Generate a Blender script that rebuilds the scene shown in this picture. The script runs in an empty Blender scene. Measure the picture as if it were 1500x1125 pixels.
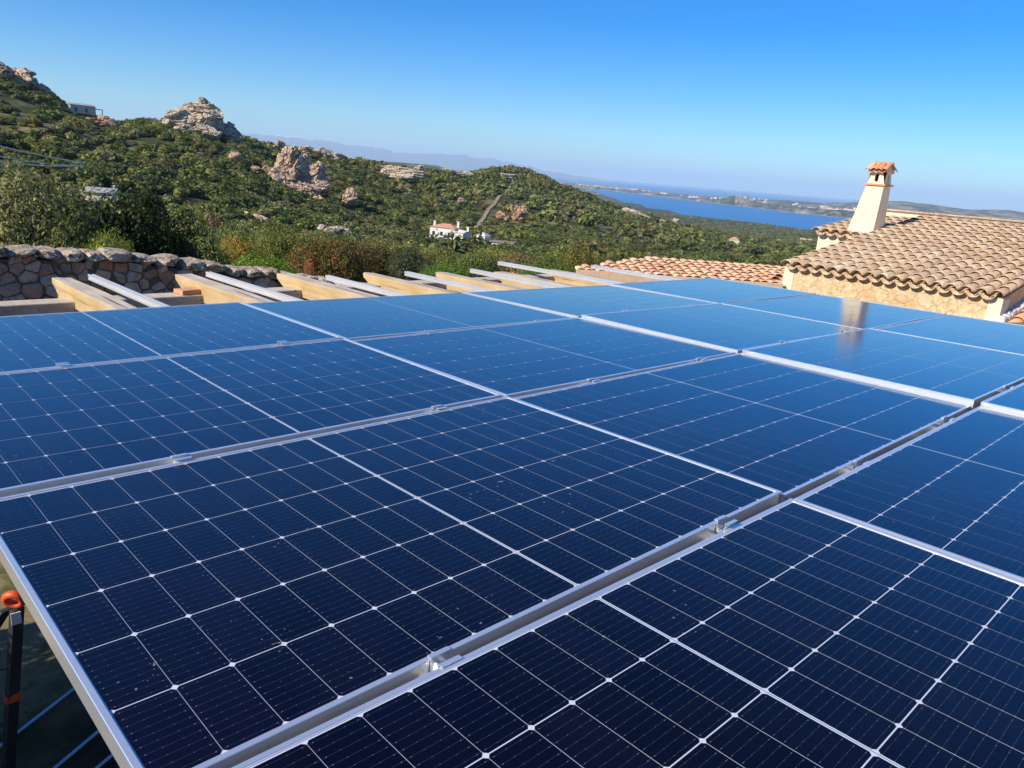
import bpy, bmesh, math, random
import numpy as np
from mathutils import Vector, Matrix, noise as mnoise

R = math.radians
scene = bpy.context.scene
random.seed(7)
rng = np.random.default_rng(7)

# ------------------------------------------------------------------ camera
CAM = Vector((-0.2565, -0.8648, 3.4079))
MW = [[0.7226576, -0.68688033, 0.07721017],
      [-0.13301742, -0.24781525, -0.9596322],
      [0.67828634, 0.6832152, -0.27045262]]
cd = bpy.data.cameras.new('camera')
cam = bpy.data.objects.new('camera', cd)
scene.collection.objects.link(cam)
rm = Matrix((MW[0], [-v for v in MW[1]], [-v for v in MW[2]])).transposed()
cam.matrix_world = Matrix.Translation(CAM) @ rm.to_4x4()
cd.sensor_width = 36.0
cd.lens = 26.697
cd.clip_start = 0.05
cd.clip_end = 200000
scene.camera = cam

# ------------------------------------------------------------------ light
SUN_AZ, SUN_EL = 172.0, 34.0          # azimuth counter-clockwise from +X
w = bpy.data.worlds.new('World')
scene.world = w
w.use_nodes = True
nt = w.node_tree
bg = nt.nodes['Background']
sky = nt.nodes.new('ShaderNodeTexSky')
sky.sky_type = 'NISHITA'
sky.sun_disc = False
sky.sun_elevation = R(SUN_EL)
sky.sun_rotation = R(90 - SUN_AZ)
sky.altitude = 200
sky.air_density = 1.0
sky.dust_density = 0.0
sky.ozone_density = 4.0
hs = nt.nodes.new('ShaderNodeHueSaturation')
hs.inputs['Saturation'].default_value = 1.6
nt.links.new(sky.outputs[0], hs.inputs['Color'])
tn = nt.nodes.new('ShaderNodeMix'); tn.data_type = 'RGBA'; tn.blend_type = 'MULTIPLY'
tn.inputs[0].default_value = 1.0; tn.inputs[7].default_value = (0.70, 0.99, 1.30, 1)
nt.links.new(hs.outputs[0], tn.inputs[6]); nt.links.new(tn.outputs[2], bg.inputs[0])
bg.inputs[1].default_value = 0.088
sd = bpy.data.lights.new('sun', 'SUN')
sun = bpy.data.objects.new('sun', sd)
scene.collection.objects.link(sun)
sd.energy = 5.0
sd.angle = R(0.53)
sd.color = (1.0, 0.90, 0.75)
sv = Vector((math.cos(R(SUN_AZ)) * math.cos(R(SUN_EL)), math.sin(R(SUN_AZ)) * math.cos(R(SUN_EL)), math.sin(R(SUN_EL))))
sun.rotation_euler = sv.to_track_quat('Z', 'Y').to_euler()
sun.location = sv * 60
scene.view_settings.view_transform = 'Standard'
scene.view_settings.look = 'None'
scene.view_settings.exposure = 0.45
scene.view_settings.gamma = 1.0
scene.cycles.volume_bounces = 3
scene.cycles.max_bounces = 6

# ------------------------------------------------------------------ helpers
C = scene.collection.objects


def tag(o, label=None, cat=None, group=None, kind=None):
    if label: o['label'] = label
    if cat: o['category'] = cat
    if group: o['group'] = group
    if kind: o['kind'] = kind
    return o


def empty(name, loc=(0, 0, 0), rot=(0, 0, 0)):
    o = bpy.data.objects.new(name, None)
    C.link(o)
    o.location = loc
    o.rotation_euler = rot
    o.empty_display_size = 0.1
    return o


class MB:
    """collects faces and links them as ONE mesh object"""
    def __init__(s):
        s.v = []; s.f = []; s.m = []; s.sm = []

    def add(s, vs, fs, mi=0, smooth=False):
        n = len(s.v)
        s.v.extend([tuple(p) for p in vs])
        for f in fs:
            s.f.append([i + n for i in f]); s.m.append(mi); s.sm.append(smooth)

    def box(s, x0, x1, y0, y1, z0, z1, mi=0):
        vs = [(x, y, z) for z in (z0, z1) for y in (y0, y1) for x in (x0, x1)]
        s.add(vs, [(0, 2, 3, 1), (4, 5, 7, 6), (0, 1, 5, 4), (2, 6, 7, 3), (0, 4, 6, 2), (1, 3, 7, 5)], mi)

    def hexa(s, b, t, mi=0):
        """b, t: four corners each (counter-clockwise)"""
        s.add(list(b) + list(t), [(3, 2, 1, 0), (4, 5, 6, 7), (0, 1, 5, 4), (1, 2, 6, 5), (2, 3, 7, 6), (3, 0, 4, 7)], mi)

    def tube(s, p0, p1, r0, r1=None, n=8, mi=0, smooth=True, caps=True):
        p0, p1 = Vector(p0), Vector(p1)
        r1 = r0 if r1 is None else r1
        d = (p1 - p0)
        q = d.to_track_quat('Z', 'Y')
        vs = []
        for p, r in ((p0, r0), (p1, r1)):
            for k in range(n):
                a = 2 * math.pi * k / n
                vs.append(p + q @ Vector((math.cos(a) * r, math.sin(a) * r, 0)))
        s.add(vs, [(k, (k + 1) % n, n + (k + 1) % n, n + k) for k in range(n)], mi, smooth)
        if caps:
            s.add(vs, [tuple(range(n))[::-1], tuple(range(n, 2 * n))], mi)

    def prism(s, prof, p0, p1, xdir, zdir, mi=0):
        """extrude a 2-D outline from p0 to p1"""
        p0, p1, xdir, zdir = Vector(p0), Vector(p1), Vector(xdir), Vector(zdir)
        n = len(prof)
        vs = [p + xdir * a + zdir * b for p in (p0, p1) for a, b in prof]
        fs = [(k, (k + 1) % n, n + (k + 1) % n, n + k) for k in range(n)]
        s.add(vs, fs + [tuple(range(n))[::-1], tuple(range(n, 2 * n))], mi)

    def build(s, name, mats, parent=None):
        me = bpy.data.meshes.new(name)
        me.from_pydata(s.v, [], s.f)
        for m in (mats if isinstance(mats, (list, tuple)) else [mats]):
            me.materials.append(m)
        me.polygons.foreach_set('material_index', s.m)
        me.polygons.foreach_set('use_smooth', s.sm)
        me.update()
        bm = bmesh.new(); bm.from_mesh(me)
        bmesh.ops.recalc_face_normals(bm, faces=bm.faces)
        bm.to_mesh(me); bm.free()
        o = bpy.data.objects.new(name, me)
        C.link(o)
        if parent: o.parent = parent
        return o


def copy_tree(o, parent=None):
    c = o.copy(); C.link(c)
    if parent: c.parent = parent
    for ch in list(o.children):
        if ch.name != c.name: copy_tree(ch, c)
    return c


def bevel(o, wd, seg=2):
    m = o.modifiers.new('bevel', 'BEVEL'); m.width = wd; m.segments = seg; m.limit_method = 'ANGLE'
    return o


# ------------------------------------------------------------------ materials
class N:
    def __init__(s, name):
        s.mat = bpy.data.materials.new(name); s.mat.use_nodes = True
        s.t = s.mat.node_tree; s.b = s.t.nodes['Principled BSDF']

    def new(s, kind, **kw):
        n = s.t.nodes.new(kind)
        for k, v in kw.items():
            if k.startswith('_'): setattr(n, k[1:], v)
            else: n.inputs[k.replace('__', ' ')].default_value = v
        return n

    def l(s, a, b): s.t.links.new(a, b)

    def obj(s): return s.new('ShaderNodeTexCoord').outputs['Object']

    def noise(s, scale, detail=4, rough=.6, vec=None, dist=0.0):
        n = s.new('ShaderNodeTexNoise', Scale=scale, Detail=detail, Roughness=rough, Distortion=dist)
        if vec is not None: s.l(vec, n.inputs['Vector'])
        return n.outputs['Fac']

    def ramp(s, fac, stops, interp='LINEAR'):
        n = s.new('ShaderNodeValToRGB'); n.color_ramp.interpolation = interp
        e = n.color_ramp.elements
        while len(e) < len(stops): e.new(0.5)
        for i, (p, c) in enumerate(stops):
            e[i].position = p; e[i].color = (c[0], c[1], c[2], 1) if len(c) == 3 else c
        s.l(fac, n.inputs[0]); return n.outputs[0]

    def math(s, op, a, b=None, c=None):
        n = s.new('ShaderNodeMath', _operation=op)
        for i, x in enumerate((a, b, c)):
            if x is None: continue
            if isinstance(x, (int, float)): n.inputs[i].default_value = x
            else: s.l(x, n.inputs[i])
        return n.outputs[0]

    def mix(s, f, a, b, mode='MIX'):
        n = s.new('ShaderNodeMix', _data_type='RGBA', _blend_type=mode)
        for i, x in ((0, f), (6, a), (7, b)):
            if isinstance(x, (int, float)): n.inputs[i].default_value = x
            elif isinstance(x, tuple): n.inputs[i].default_value = (*x[:3], 1)
            else: s.l(x, n.inputs[i])
        return n.outputs[2]

    def bump(s, h, strength=.5, dist=.01):
        n = s.new('ShaderNodeBump', Strength=strength, Distance=dist)
        s.l(h, n.inputs['Height']); s.l(n.outputs[0], s.b.inputs['Normal']); return n

    def base(s, c):
        if isinstance(c, tuple): s.b.inputs['Base Color'].default_value = (*c, 1)
        else: s.l(c, s.b.inputs['Base Color'])
        return s

    def glass(s, rough, tint=(1, 1, 1)):
        s.b.inputs['Specular IOR Level'].default_value = 0; s.b.inputs['Roughness'].default_value = .8
        g = s.new('ShaderNodeBsdfGlossy'); g.inputs['Color'].default_value = (*tint, 1)
        if isinstance(rough, float): g.inputs['Roughness'].default_value = rough
        else: s.l(rough, g.inputs['Roughness'])
        lw = s.new('ShaderNodeLayerWeight', Blend=.5)
        f = s.math('ADD', s.math('MULTIPLY', s.math('POWER', lw.outputs['Facing'], 4.1), .98), .012)
        m = s.new('ShaderNodeMixShader'); s.l(f, m.inputs[0]); s.l(s.b.outputs[0], m.inputs[1]); s.l(g.outputs[0], m.inputs[2])
        s.l(m.outputs[0], s.t.nodes['Material Output'].inputs[0])

    def set(s, **kw):
        for k, v in kw.items(): s.b.inputs[k.replace('__', ' ')].default_value = v
        return s


def simple(name, col, rough=.6, var=.15, scale=8, metallic=0, bumpd=0):
    n = N(name)
    f = n.noise(scale, 5, .6, n.obj())
    lo = tuple(c * (1 - var) for c in col); hi = tuple(min(1, c * (1 + var)) for c in col)
    n.base(n.ramp(f, [(.3, lo), (.7, hi)])).set(Roughness=rough, Metallic=metallic)
    if bumpd: n.bump(n.noise(scale * 4, 6, .7, n.obj()), .6, bumpd)
    return n.mat


def alu_mat():
    n = N('aluminium')
    o = n.obj()
    n.base(n.ramp(n.noise(3, 4, .6, o), [(.3, (.66, .67, .68)), (.7, (.8, .8, .8))]))
    n.set(Metallic=.55, Roughness=.38)
    return n.mat


def frame_mat():
    n = N('anodised_frame')
    n.base(n.ramp(n.noise(3, 4, .6, n.obj()), [(.3, (.80, .81, .82)), (.7, (.90, .90, .90))]))
    n.set(Metallic=.70, Roughness=.20)
    return n.mat


def cell_mat():
    n = N('solar_cell')
    o = n.obj()
    sp = n.new('ShaderNodeSeparateXYZ'); n.l(o, sp.inputs[0])
    u, v = sp.outputs[0], sp.outputs[1]
    # ten thin bus bars in each cell
    fv = n.math('FRACT', n.math('MULTIPLY', n.math('SUBTRACT', v, .014), 10 / .184))
    dv = n.math('ABSOLUTE', n.math('SUBTRACT', fv, .5))
    line = n.math('LESS_THAN', dv, .0105)
    fu = n.math('FRACT', n.math('MULTIPLY', n.math('SUBTRACT', u, .014), 1 / .0929))
    du = n.math('ABSOLUTE', n.math('SUBTRACT', fu, .5))
    pad = n.math('MULTIPLY', n.math('LESS_THAN', dv, .032), n.math('LESS_THAN', n.math('ABSOLUTE', n.math('SUBTRACT', du, .41)), .011))
    pad2 = n.math('MULTIPLY', n.math('LESS_THAN', dv, .026), n.math('LESS_THAN', n.math('ABSOLUTE', n.math('SUBTRACT', du, .16)), .006))
    isl = n.new('ShaderNodeNewGeometry').outputs['Random Per Island']
    c = n.ramp(isl, [(0, (.0016, .0018, .0075)), (.5, (.0022, .0024, .0105)), (1, (.0034, .0032, .0135))])
    # faint collecting fingers
    c = n.mix(n.math('MULTIPLY', line, .34), c, (.16, .17, .22))
    c = n.mix(n.math('MULTIPLY', n.math('MAXIMUM', pad, pad2), .42), c, (.5, .46, .38))
    # settled dust and a few specks
    oi = n.new('ShaderNodeObjectInfo').outputs['Random']
    vv = n.new('ShaderNodeVectorMath', _operation='ADD'); n.l(o, vv.inputs[0])
    cmb = n.new('ShaderNodeCombineXYZ'); n.l(n.math('MULTIPLY', oi, 37.0), cmb.inputs[0]); n.l(cmb.outputs[0], vv.inputs[1])
    dust = n.ramp(n.noise(2.6, 6, .65, vv.outputs[0]), [(.45, (0, 0, 0)), (.8, (1, 1, 1))])
    c = n.mix(n.math('MULTIPLY', dust, n.math('MULTIPLY', oi, .022)), c, (.3, .28, .25))
    sn = n.noise(70, 2, .5, vv.outputs[0])
    big = n.noise(3.2, 2, .5, vv.outputs[0])
    spk = n.math('MULTIPLY', n.math('GREATER_THAN', sn, .725), n.math('GREATER_THAN', big, .58))
    c = n.mix(n.math('MULTIPLY', spk, .35), c, (.5, .48, .44))
    # the blue anti-reflective coating of the cells shows more at low angles
    lw = n.new('ShaderNodeLayerWeight', Blend=.5)
    ar = n.math('MULTIPLY', n.math('POWER', lw.outputs['Facing'], 4.5), n.math('SUBTRACT', 1.0, line))
    c = n.mix(ar, c, (.008, .040, .150))
    n.base(c)
    n.glass(n.math('ADD', n.math('MULTIPLY', dust, .05), .10), (.92, 1.0, 1.0))
    return n.mat


def sheet_mat():
    n = N('white_backsheet')
    n.base((.58, .62, .70)); n.glass(.10)
    return n.mat


def wood_mat(name, a, b, c):
    n = N(name)
    o = n.obj()
    mp = n.new('ShaderNodeMapping'); n.l(o, mp.inputs[0]); mp.inputs['Scale'].default_value = (14, .9, 14)
    g = n.noise(2.2, 8, .7, mp.outputs[0], .6)
    p = n.noise(3, 4, .6, o)
    col = n.mix(n.ramp(p, [(.38, (0, 0, 0)), (.66, (1, 1, 1))]), n.ramp(g, [(.3, a), (.7, b)]), n.ramp(g, [(.3, b), (.75, c)]))
    mp2 = n.new('ShaderNodeMapping'); n.l(o, mp2.inputs[0]); mp2.inputs['Scale'].default_value = (30, .7, 30)
    cr = n.noise(1.2, 3, .5, mp2.outputs[0])
    col = n.mix(n.ramp(cr, [(.30, (1, 1, 1)), (.36, (0, 0, 0))]), col, (.05, .035, .02))
    n.base(col).set(Roughness=.75)
    n.bump(g, .7, .006)
    return n.mat


def tile_mat(name, cols, mossy=.5):
    n = N(name)
    o = n.obj()
    isl = n.new('ShaderNodeNewGeometry').outputs['Random Per Island']
    c = n.ramp(isl, cols)
    f = n.noise(9, 6, .7, o)
    f2 = n.noise(38, 5, .7, o)
    c = n.mix(n.ramp(f, [(.44, (0, 0, 0)), (.56, (mossy, mossy, mossy))]), c, (.30, .24, .155))
    c = n.mix(n.ramp(f2, [(.5, (0, 0, 0)), (.72, (.55, .55, .55))]), c, (.50, .42, .30))
    c = n.mix(n.ramp(n.noise(22, 5, .7, o), [(.54, (0, 0, 0)), (.66, (.8 * mossy, .8 * mossy, .8 * mossy))]), c, (.09, .075, .05))
    n.base(c).set(Roughness=.9)
    n.bump(f2, .6, .006)
    return n.mat


def rock_mat(name, a, b, c, lichen=(.16, .17, .13), sc=.35):
    n = N(name)
    o = n.obj()
    f = n.noise(sc, 8, .65, o)
    col = n.ramp(f, [(.3, a), (.5, b), (.7, c)])
    col = n.mix(n.ramp(n.noise(sc * 2.3, 7, .7, o), [(.52, (0, 0, 0)), (.66, (.75, .75, .75))]), col, lichen)
    mp = n.new('ShaderNodeMapping'); n.l(o, mp.inputs[0]); mp.inputs['Rotation'].default_value = (.5, .35, 0)
    v = n.new('ShaderNodeTexVoronoi', _feature='DISTANCE_TO_EDGE', Scale=sc * 1.6)
    wv = n.new('ShaderNodeVectorMath', _operation='ADD'); n.l(mp.outputs[0], wv.inputs[0])
    nn = n.new('ShaderNodeTexNoise', Scale=sc * 2, Detail=5); n.l(o, nn.inputs['Vector'])
    n.l(nn.outputs['Color'], wv.inputs[1]); n.l(wv.outputs[0], v.inputs['Vector'])
    crack = n.ramp(v.outputs['Distance'], [(.0, (1, 1, 1)), (.045, (0, 0, 0))])
    col = n.mix(n.math('MULTIPLY', crack, .75), col, (.05, .045, .035))
    n.base(col).set(Roughness=.95)
    h = n.math('SUBTRACT', n.noise(sc * 5, 9, .7, o), n.math('MULTIPLY', crack, .6))
    n.bump(h, 1.0, .35 / sc * .35)
    return n.mat


def leaf_mat(name, attr):
    n = N(name)
    if attr:
        a = n.new('ShaderNodeAttribute', _attribute_name='tint', _attribute_type='INSTANCER')
        col = a.outputs['Color']
    else:
        col = n.new('ShaderNodeObjectInfo').outputs['Color']
    isl = n.new('ShaderNodeNewGeometry').outputs['Random Per Island']
    f = n.ramp(isl, [(0, (.45, .48, .4)), (.5, (1, 1, 1)), (.85, (1.5, 1.45, 1.1)), (1, (2.1, 1.9, 1.3))])
    n.base(n.mix(1.0, col, f, 'MULTIPLY')).set(Roughness=.62)
    n.b.inputs['Specular IOR Level'].default_value = .3
    tr = n.new('ShaderNodeBsdfTranslucent'); n.l(n.mix(1.0, n.mix(1.0, col, f, 'MULTIPLY'), (1.25, 1.35, .55), 'MULTIPLY'), tr.inputs[0])
    ms = n.new('ShaderNodeMixShader'); ms.inputs[0].default_value = .28
    n.l(n.b.outputs[0], ms.inputs[1]); n.l(tr.outputs[0], ms.inputs[2])
    n.l(ms.outputs[0], n.t.nodes['Material Output'].inputs[0])
    return n.mat


M = {}
M['alu'] = alu_mat()
M['frame'] = frame_mat()
M['cell'] = cell_mat()
M['sheet'] = sheet_mat()
M['ribbon'] = simple('grey_ribbon', (.20, .27, .38), .1, .1)
M['steel'] = simple('bolt_steel', (.45, .44, .42), .35, .1, metallic=1)
M['wood_side'] = wood_mat('varnished_wood', (.38, .25, .10), (.52, .37, .17), (.60, .47, .28))
M['wood_top'] = wood_mat('weathered_wood', (.36, .29, .20), (.54, .45, .34), (.66, .58, .46))
M['tile_old'] = tile_mat('lichened_roof_tile', [(0, (.48, .31, .19)), (.35, (.57, .41, .27)), (.7, (.66, .51, .36)), (1, (.50, .31, .19))], .65)
M['tile_new'] = tile_mat('clean_roof_tile', [(0, (.52, .21, .10)), (.35, (.62, .30, .15)), (.7, (.70, .45, .25)), (1, (.50, .19, .09))], .12)
M['tile_pink'] = tile_mat('faded_pink_roof_tile', [(0, (.58, .28, .16)), (.3, (.66, .38, .23)), (.65, (.74, .52, .33)), (1, (.58, .29, .17))], .2)
M['plaster'] = simple('cream_plaster', (.74, .64, .44), .9, .08, 2.5, bumpd=.004)
M['mortar'] = simple('pale_mortar', (.62, .55, .50), .95, .12, 12, bumpd=.01)
M['white'] = simple('white_paint', (.66, .64, .60), .85, .05, 1.5)
M['dark'] = simple('near_black', (.012, .010, .009), .9, .2)
M['orange'] = simple('orange_plastic', (.75, .09, .02), .45, .1)
M['darkmetal'] = simple('dark_grey_metal', (.045, .055, .06), .5, .25, 6, metallic=.4)
M['granite'] = rock_mat('pinkish_granite', (.40, .27, .18), (.58, .42, .29), (.68, .53, .38), (.26, .22, .16))
M['granite_pale'] = rock_mat('pale_granite', (.44, .34, .24), (.60, .49, .36), (.70, .60, .46), (.28, .25, .19))
M['granite_orange'] = rock_mat('orange_granite', (.42, .24, .13), (.56, .34, .20), (.6, .42, .28))
M['granite_near'] = rock_mat('tan_boulder_granite', (.30, .21, .15), (.44, .33, .24), (.56, .44, .33), (.22, .19, .15), sc=1.6)
M['sand'] = simple('bare_sandy_soil', (.58, .42, .26), .95, .15, .8)
M['leaf'] = leaf_mat('shrub_leaves', False)
M['leaf_far'] = leaf_mat('scrub_leaves', True)
M['bark'] = simple('grey_brown_bark', (.13, .095, .065), .9, .3, 5, bumpd=.01)
M['grey_roof'] = simple('grey_roof_sheet', (.38, .38, .38), .7, .12, 1)
M['cable'] = simple('pale_cable', (.62, .58, .52), .6, .1)


def wall_stone_mat():
    n = N('rubble_stone')
    o = n.obj()
    isl = n.new('ShaderNodeNewGeometry').outputs['Random Per Island']
    c = n.ramp(isl, [(0, (.42, .20, .12)), (.25, (.60, .31, .20)), (.5, (.42, .31, .22)), (.75, (.68, .42, .28)), (1, (.46, .36, .27))])
    c = n.mix(n.ramp(n.noise(7, 7, .7, o), [(.45, (0, 0, 0)), (.65, (.6, .6, .6))]), c, (.20, .18, .15))
    c = n.mix(n.ramp(n.noise(16, 6, .7, o), [(.6, (0, 0, 0)), (.7, (.6, .6, .6))]), c, (.5, .46, .38))
    n.base(c).set(Roughness=.95)
    n.bump(n.noise(22, 8, .7, o), .8, .02)
    return n.mat


def house_stone_mat():
    n = N('golden_ashlar')
    o = n.obj()
    sp = n.new('ShaderNodeSeparateXYZ'); n.l(o, sp.inputs[0])
    dn = n.new('ShaderNodeTexNoise', Scale=6.0, Detail=5); n.l(o, dn.inputs['Vector'])
    wv = n.new('ShaderNodeVectorMath', _operation='MULTIPLY_ADD'); n.l(dn.outputs['Color'], wv.inputs[0])
    wv.inputs[1].default_value = (.16, .16, .16); n.l(o, wv.inputs[2])
    v = n.new('ShaderNodeTexVoronoi', _feature='DISTANCE_TO_EDGE', Scale=4.3, Randomness=1.0); n.l(wv.outputs[0], v.inputs['Vector'])
    v2 = n.new('ShaderNodeTexVoronoi', _feature='F1', Scale=4.3, Randomness=1.0); n.l(wv.outputs[0], v2.inputs['Vector'])
    s2 = n.new('ShaderNodeSeparateColor'); n.l(v2.outputs['Color'], s2.inputs[0])
    st = n.ramp(s2.outputs[0], [(0, (.66, .50, .28)), (.45, (.70, .55, .33)), (.6, (.60, .40, .22)), (.8, (.56, .34, .18)), (1, (.72, .60, .38))])
    st = n.mix(n.ramp(n.noise(11, 9, .85, o), [(.44, (0, 0, 0)), (.58, (.9, .9, .9))]), st, (.44, .28, .14))
    st = n.mix(n.ramp(n.noise(7, 9, .8, o), [(.50, (0, 0, 0)), (.66, (.7, .7, .7))]), st, (.74, .62, .40))
    jt = n.ramp(v.outputs['Distance'], [(.002, (.7, .7, .7)), (.03, (0, 0, 0))])
    c = n.mix(n.math('MULTIPLY', jt, n.ramp(n.noise(5, 4, .6, o), [(.4, (.1, .1, .1)), (.6, (.8, .8, .8))])), st, (.50, .38, .22))
    c = n.mix(n.ramp(n.noise(3.2, 8, .75, o), [(.48, (0, 0, 0)), (.62, (.6, .6, .6))]), c, (.64, .46, .26))
    n.base(c).set(Roughness=.95)
    n.bump(n.math('SUBTRACT', n.noise(30, 8, .7, o), n.math('MULTIPLY', jt, .7)), .8, .02)
    return n.mat


M['wallstone'] = wall_stone_mat()
M['coping'] = rock_mat('tan_coping_stone', (.36, .26, .18), (.52, .41, .30), (.64, .54, .42), (.22, .20, .17), sc=2.0)
M['ashlar'] = house_stone_mat()

# ------------------------------------------------------------------ terrain
RS = [12, 25, 50, 90, 150, 230, 320, 400, 500, 620, 750, 950, 1300, 1900, 3000]
AZ = [85.46, 79.15, 76.5, 73.7, 70.74, 67.62, 63.25, 58.64, 53.85, 49.93, 46.45, 42.48, 39.02, 34.16, 27.17, 20.7, 9.59]
EL = [
[-12.39, -8.53, -6.61, -4.91, -2.85, 0.09, 2.78, 4.7, 4.7, 3.31, 2.25, 1.53, 1.0, 0.46, 0.09],
[-11.79, -8.72, -6.63, -5.22, -3.58, -1.05, 1.59, 3.7, 2.98, 1.51, 0.73, 0.34, 0.07, -0.13, -0.45],
[-11.9, -8.77, -6.83, -5.38, -3.61, -1.12, 1.4, 2.44, 1.8, 0.92, 0.39, 0.11, -0.22, -0.42, -0.62],
[-11.99, -8.81, -6.95, -5.54, -3.8, -1.57, 0.45, 1.24, 0.7, 0.11, -0.22, -0.39, -0.56, -0.64, -0.81],
[-12.05, -8.82, -7.05, -5.65, -3.99, -1.79, 0.38, 1.4, 0.72, 0.08, -0.23, -0.4, -0.57, -0.66, -0.83],
[-12.07, -8.77, -7.13, -5.74, -4.18, -2.19, 0.03, 1.0, 1.17, 0.34, -0.14, -0.41, -0.67, -0.85, -1.03],
[-12.04, -8.73, -7.24, -6.0, -4.82, -3.27, -1.42, -0.23, 0.4, -0.23, -0.69, -0.87, -1.05, -1.14, -1.33],
[-11.92, -8.64, -7.31, -6.24, -5.36, -4.3, -2.63, -1.22, -0.1, -0.33, -0.8, -0.98, -1.17, -1.26, -1.45],
[-11.71, -8.48, -7.33, -6.34, -5.6, -5.11, -3.88, -2.53, -1.19, -0.24, -0.71, -1.19, -1.28, -1.38, -1.47],
[-11.47, -8.32, -7.22, -6.37, -5.67, -5.03, -4.09, -2.82, -1.46, -0.46, -0.41, -1.37, -1.56, -1.46, -1.46],
[-11.21, -8.16, -7.1, -6.3, -5.7, -5.21, -4.22, -3.04, -1.72, -0.58, 0.08, -1.2, -1.68, -1.58, -1.39],
[-10.86, -7.92, -6.92, -6.32, -5.82, -5.38, -4.39, -3.41, -2.43, -1.52, -1.0, -1.66, -2.14, -1.85, -1.46],
[-10.51, -7.75, -6.8, -6.3, -5.81, -5.41, -4.58, -3.84, -3.07, -2.39, -2.0, -2.15, -2.73, -2.44, -1.86],
[-9.95, -7.44, -6.51, -6.07, -5.68, -5.29, -4.8, -4.32, -3.84, -3.41, -3.07, -3.07, -3.26, -2.97, -2.5],
[-9.03, -6.99, -6.24, -5.72, -5.3, -4.97, -4.64, -4.36, -4.08, -3.85, -3.66, -3.48, -3.29, -3.01, -2.5],
[-8.06, -6.48, -5.81, -5.32, -4.92, -4.61, -4.29, -4.07, -3.85, -3.63, -3.45, -3.27, -3.05, -2.79, -2.35],
[-6.39, -5.59, -5.12, -4.68, -4.33, -4.01, -3.74, -3.54, -3.34, -3.19, -3.03, -2.87, -2.67, -2.44, -2.05]]
SEA = -150.0
CZ = CAM.z


def vnoise(x, y, seed=0):
    xi = np.floor(x).astype(np.int64); yi = np.floor(y).astype(np.int64)
    fx = x - xi; fy = y - yi
    fx = fx * fx * (3 - 2 * fx); fy = fy * fy * (3 - 2 * fy)

    def h(a, b):
        n = (a * 374761393 + b * 668265263 + seed * 974634777) & 0x7fffffff
        n = ((n ^ (n >> 13)) * 1274126177) & 0x7fffffff
        n = n ^ (n >> 16)
        return (n & 0xffff) / 65535.0
    return (h(xi, yi) * (1 - fx) + h(xi + 1, yi) * fx) * (1 - fy) + (h(xi, yi + 1) * (1 - fx) + h(xi + 1, yi + 1) * fx) * fy


def fbm(x, y, octs=4, seed=0, gain=.5):
    t = 0; a = 1; s = 0
    for k in range(octs):
        t = t + a * (vnoise(x * 2 ** k, y * 2 ** k, seed + k) - .5); s += a; a *= gain
    return t / s * 2


azt = np.array(AZ[::-1]); elt = np.array(EL[::-1])
zt = CZ + np.array(RS)[None, :] * np.tan(np.radians(elt))
# a smooth (Catmull-Rom) table over azimuth and log distance
lr = np.log(np.array(RS, float))


def crs(xp, fp, x):
    """cubic hermite interpolation along axis 0 with finite-difference slopes"""
    x = np.clip(x, xp[0], xp[-1])
    i = np.clip(np.searchsorted(xp, x, side='right') - 1, 0, len(xp) - 2)
    m = np.gradient(fp, xp, axis=0)
    h = (xp[i + 1] - xp[i]); t = (x - xp[i]) / h
    sh = (slice(None),) + (None,) * (fp.ndim - 1)
    t = t[sh]; h = h[sh]
    return ((2 * t ** 3 - 3 * t ** 2 + 1) * fp[i] + (t ** 3 - 2 * t ** 2 + t) * h * m[i] + (-2 * t ** 3 + 3 * t ** 2) * fp[i + 1] + (t ** 3 - t ** 2) * h * m[i + 1])


az_g = np.concatenate([np.arange(-176, 0, 4.0), np.arange(0, 10, .5), np.arange(10, 88, .11), np.arange(88, 98, .5), np.arange(98, 184.1, 4.0)])
az_g = az_g[az_g < 183.9]
r_g = np.concatenate([np.geomspace(.6, 10, 12), np.geomspace(10.5, 60, 50), np.geomspace(61, 1400, 300), np.geomspace(1410, 12000, 150), np.geomspace(12300, 60000, 24)])
tab = crs(azt, zt, az_g)                       # (naz, 15)
Hg = crs(lr, tab.T, np.log(r_g)).T             # (naz, nr)
RG, AG = np.meshgrid(r_g, np.radians(az_g))
XG = CAM.x + RG * np.cos(AG); YG = CAM.y + RG * np.sin(AG)
# ground lies below the tops of the scrub that make the outline in the photograph
Hg = Hg - np.clip((RG - 15) / 60, 0, 1) * 2.6
amp = np.clip((RG - 40) * .012, 0, 4.5)
Hg = Hg + amp * fbm(XG / 70, YG / 70, 4, 3, .55) + np.clip((RG - 300) * .014, 0, 9) * fbm(XG / 190, YG / 190, 3, 11)
# patio
pt = np.clip((RG - 9.8) / 2.0, 0, 1)
Hg = Hg * pt
AZD = np.degrees(AG)
# coast: near shore distance by azimuth, far shore, open sea strip, islands
sh_az = [0, 15, 22, 27, 33, 36.5, 39, 41, 44, 60, 90]
near = np.interp(AZD, sh_az, [2900, 3000, 3150, 3300, 3650, 4300, 6000, 8300, 12000, 12000, 12000])
near = near * (1 + .05 * fbm(AZD * 1.1, AZD * 0 + 3.3, 4, 5) + .02 * fbm(AZD * 6, AZD * 0, 3, 9))
far = np.interp(AZD, sh_az, [5200, 5600, 6300, 6800, 7900, 9000, 9800, 9900, 12000, 12000, 12000])
far = far * (1 + .05 * fbm(AZD * 1.3, AZD * 0 + 8.3, 4, 6))
fend = np.interp(AZD, sh_az, [16000, 16000, 15500, 13000, 11500, 12500, 14500, 15500, 16000, 16000, 16000])
t0 = np.clip((RG - 2300) / 900, 0, 1)
plain = SEA + 6 + 26 * np.clip(fbm(XG / 900, YG / 900, 4, 21) + .25, 0, 1)
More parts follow.
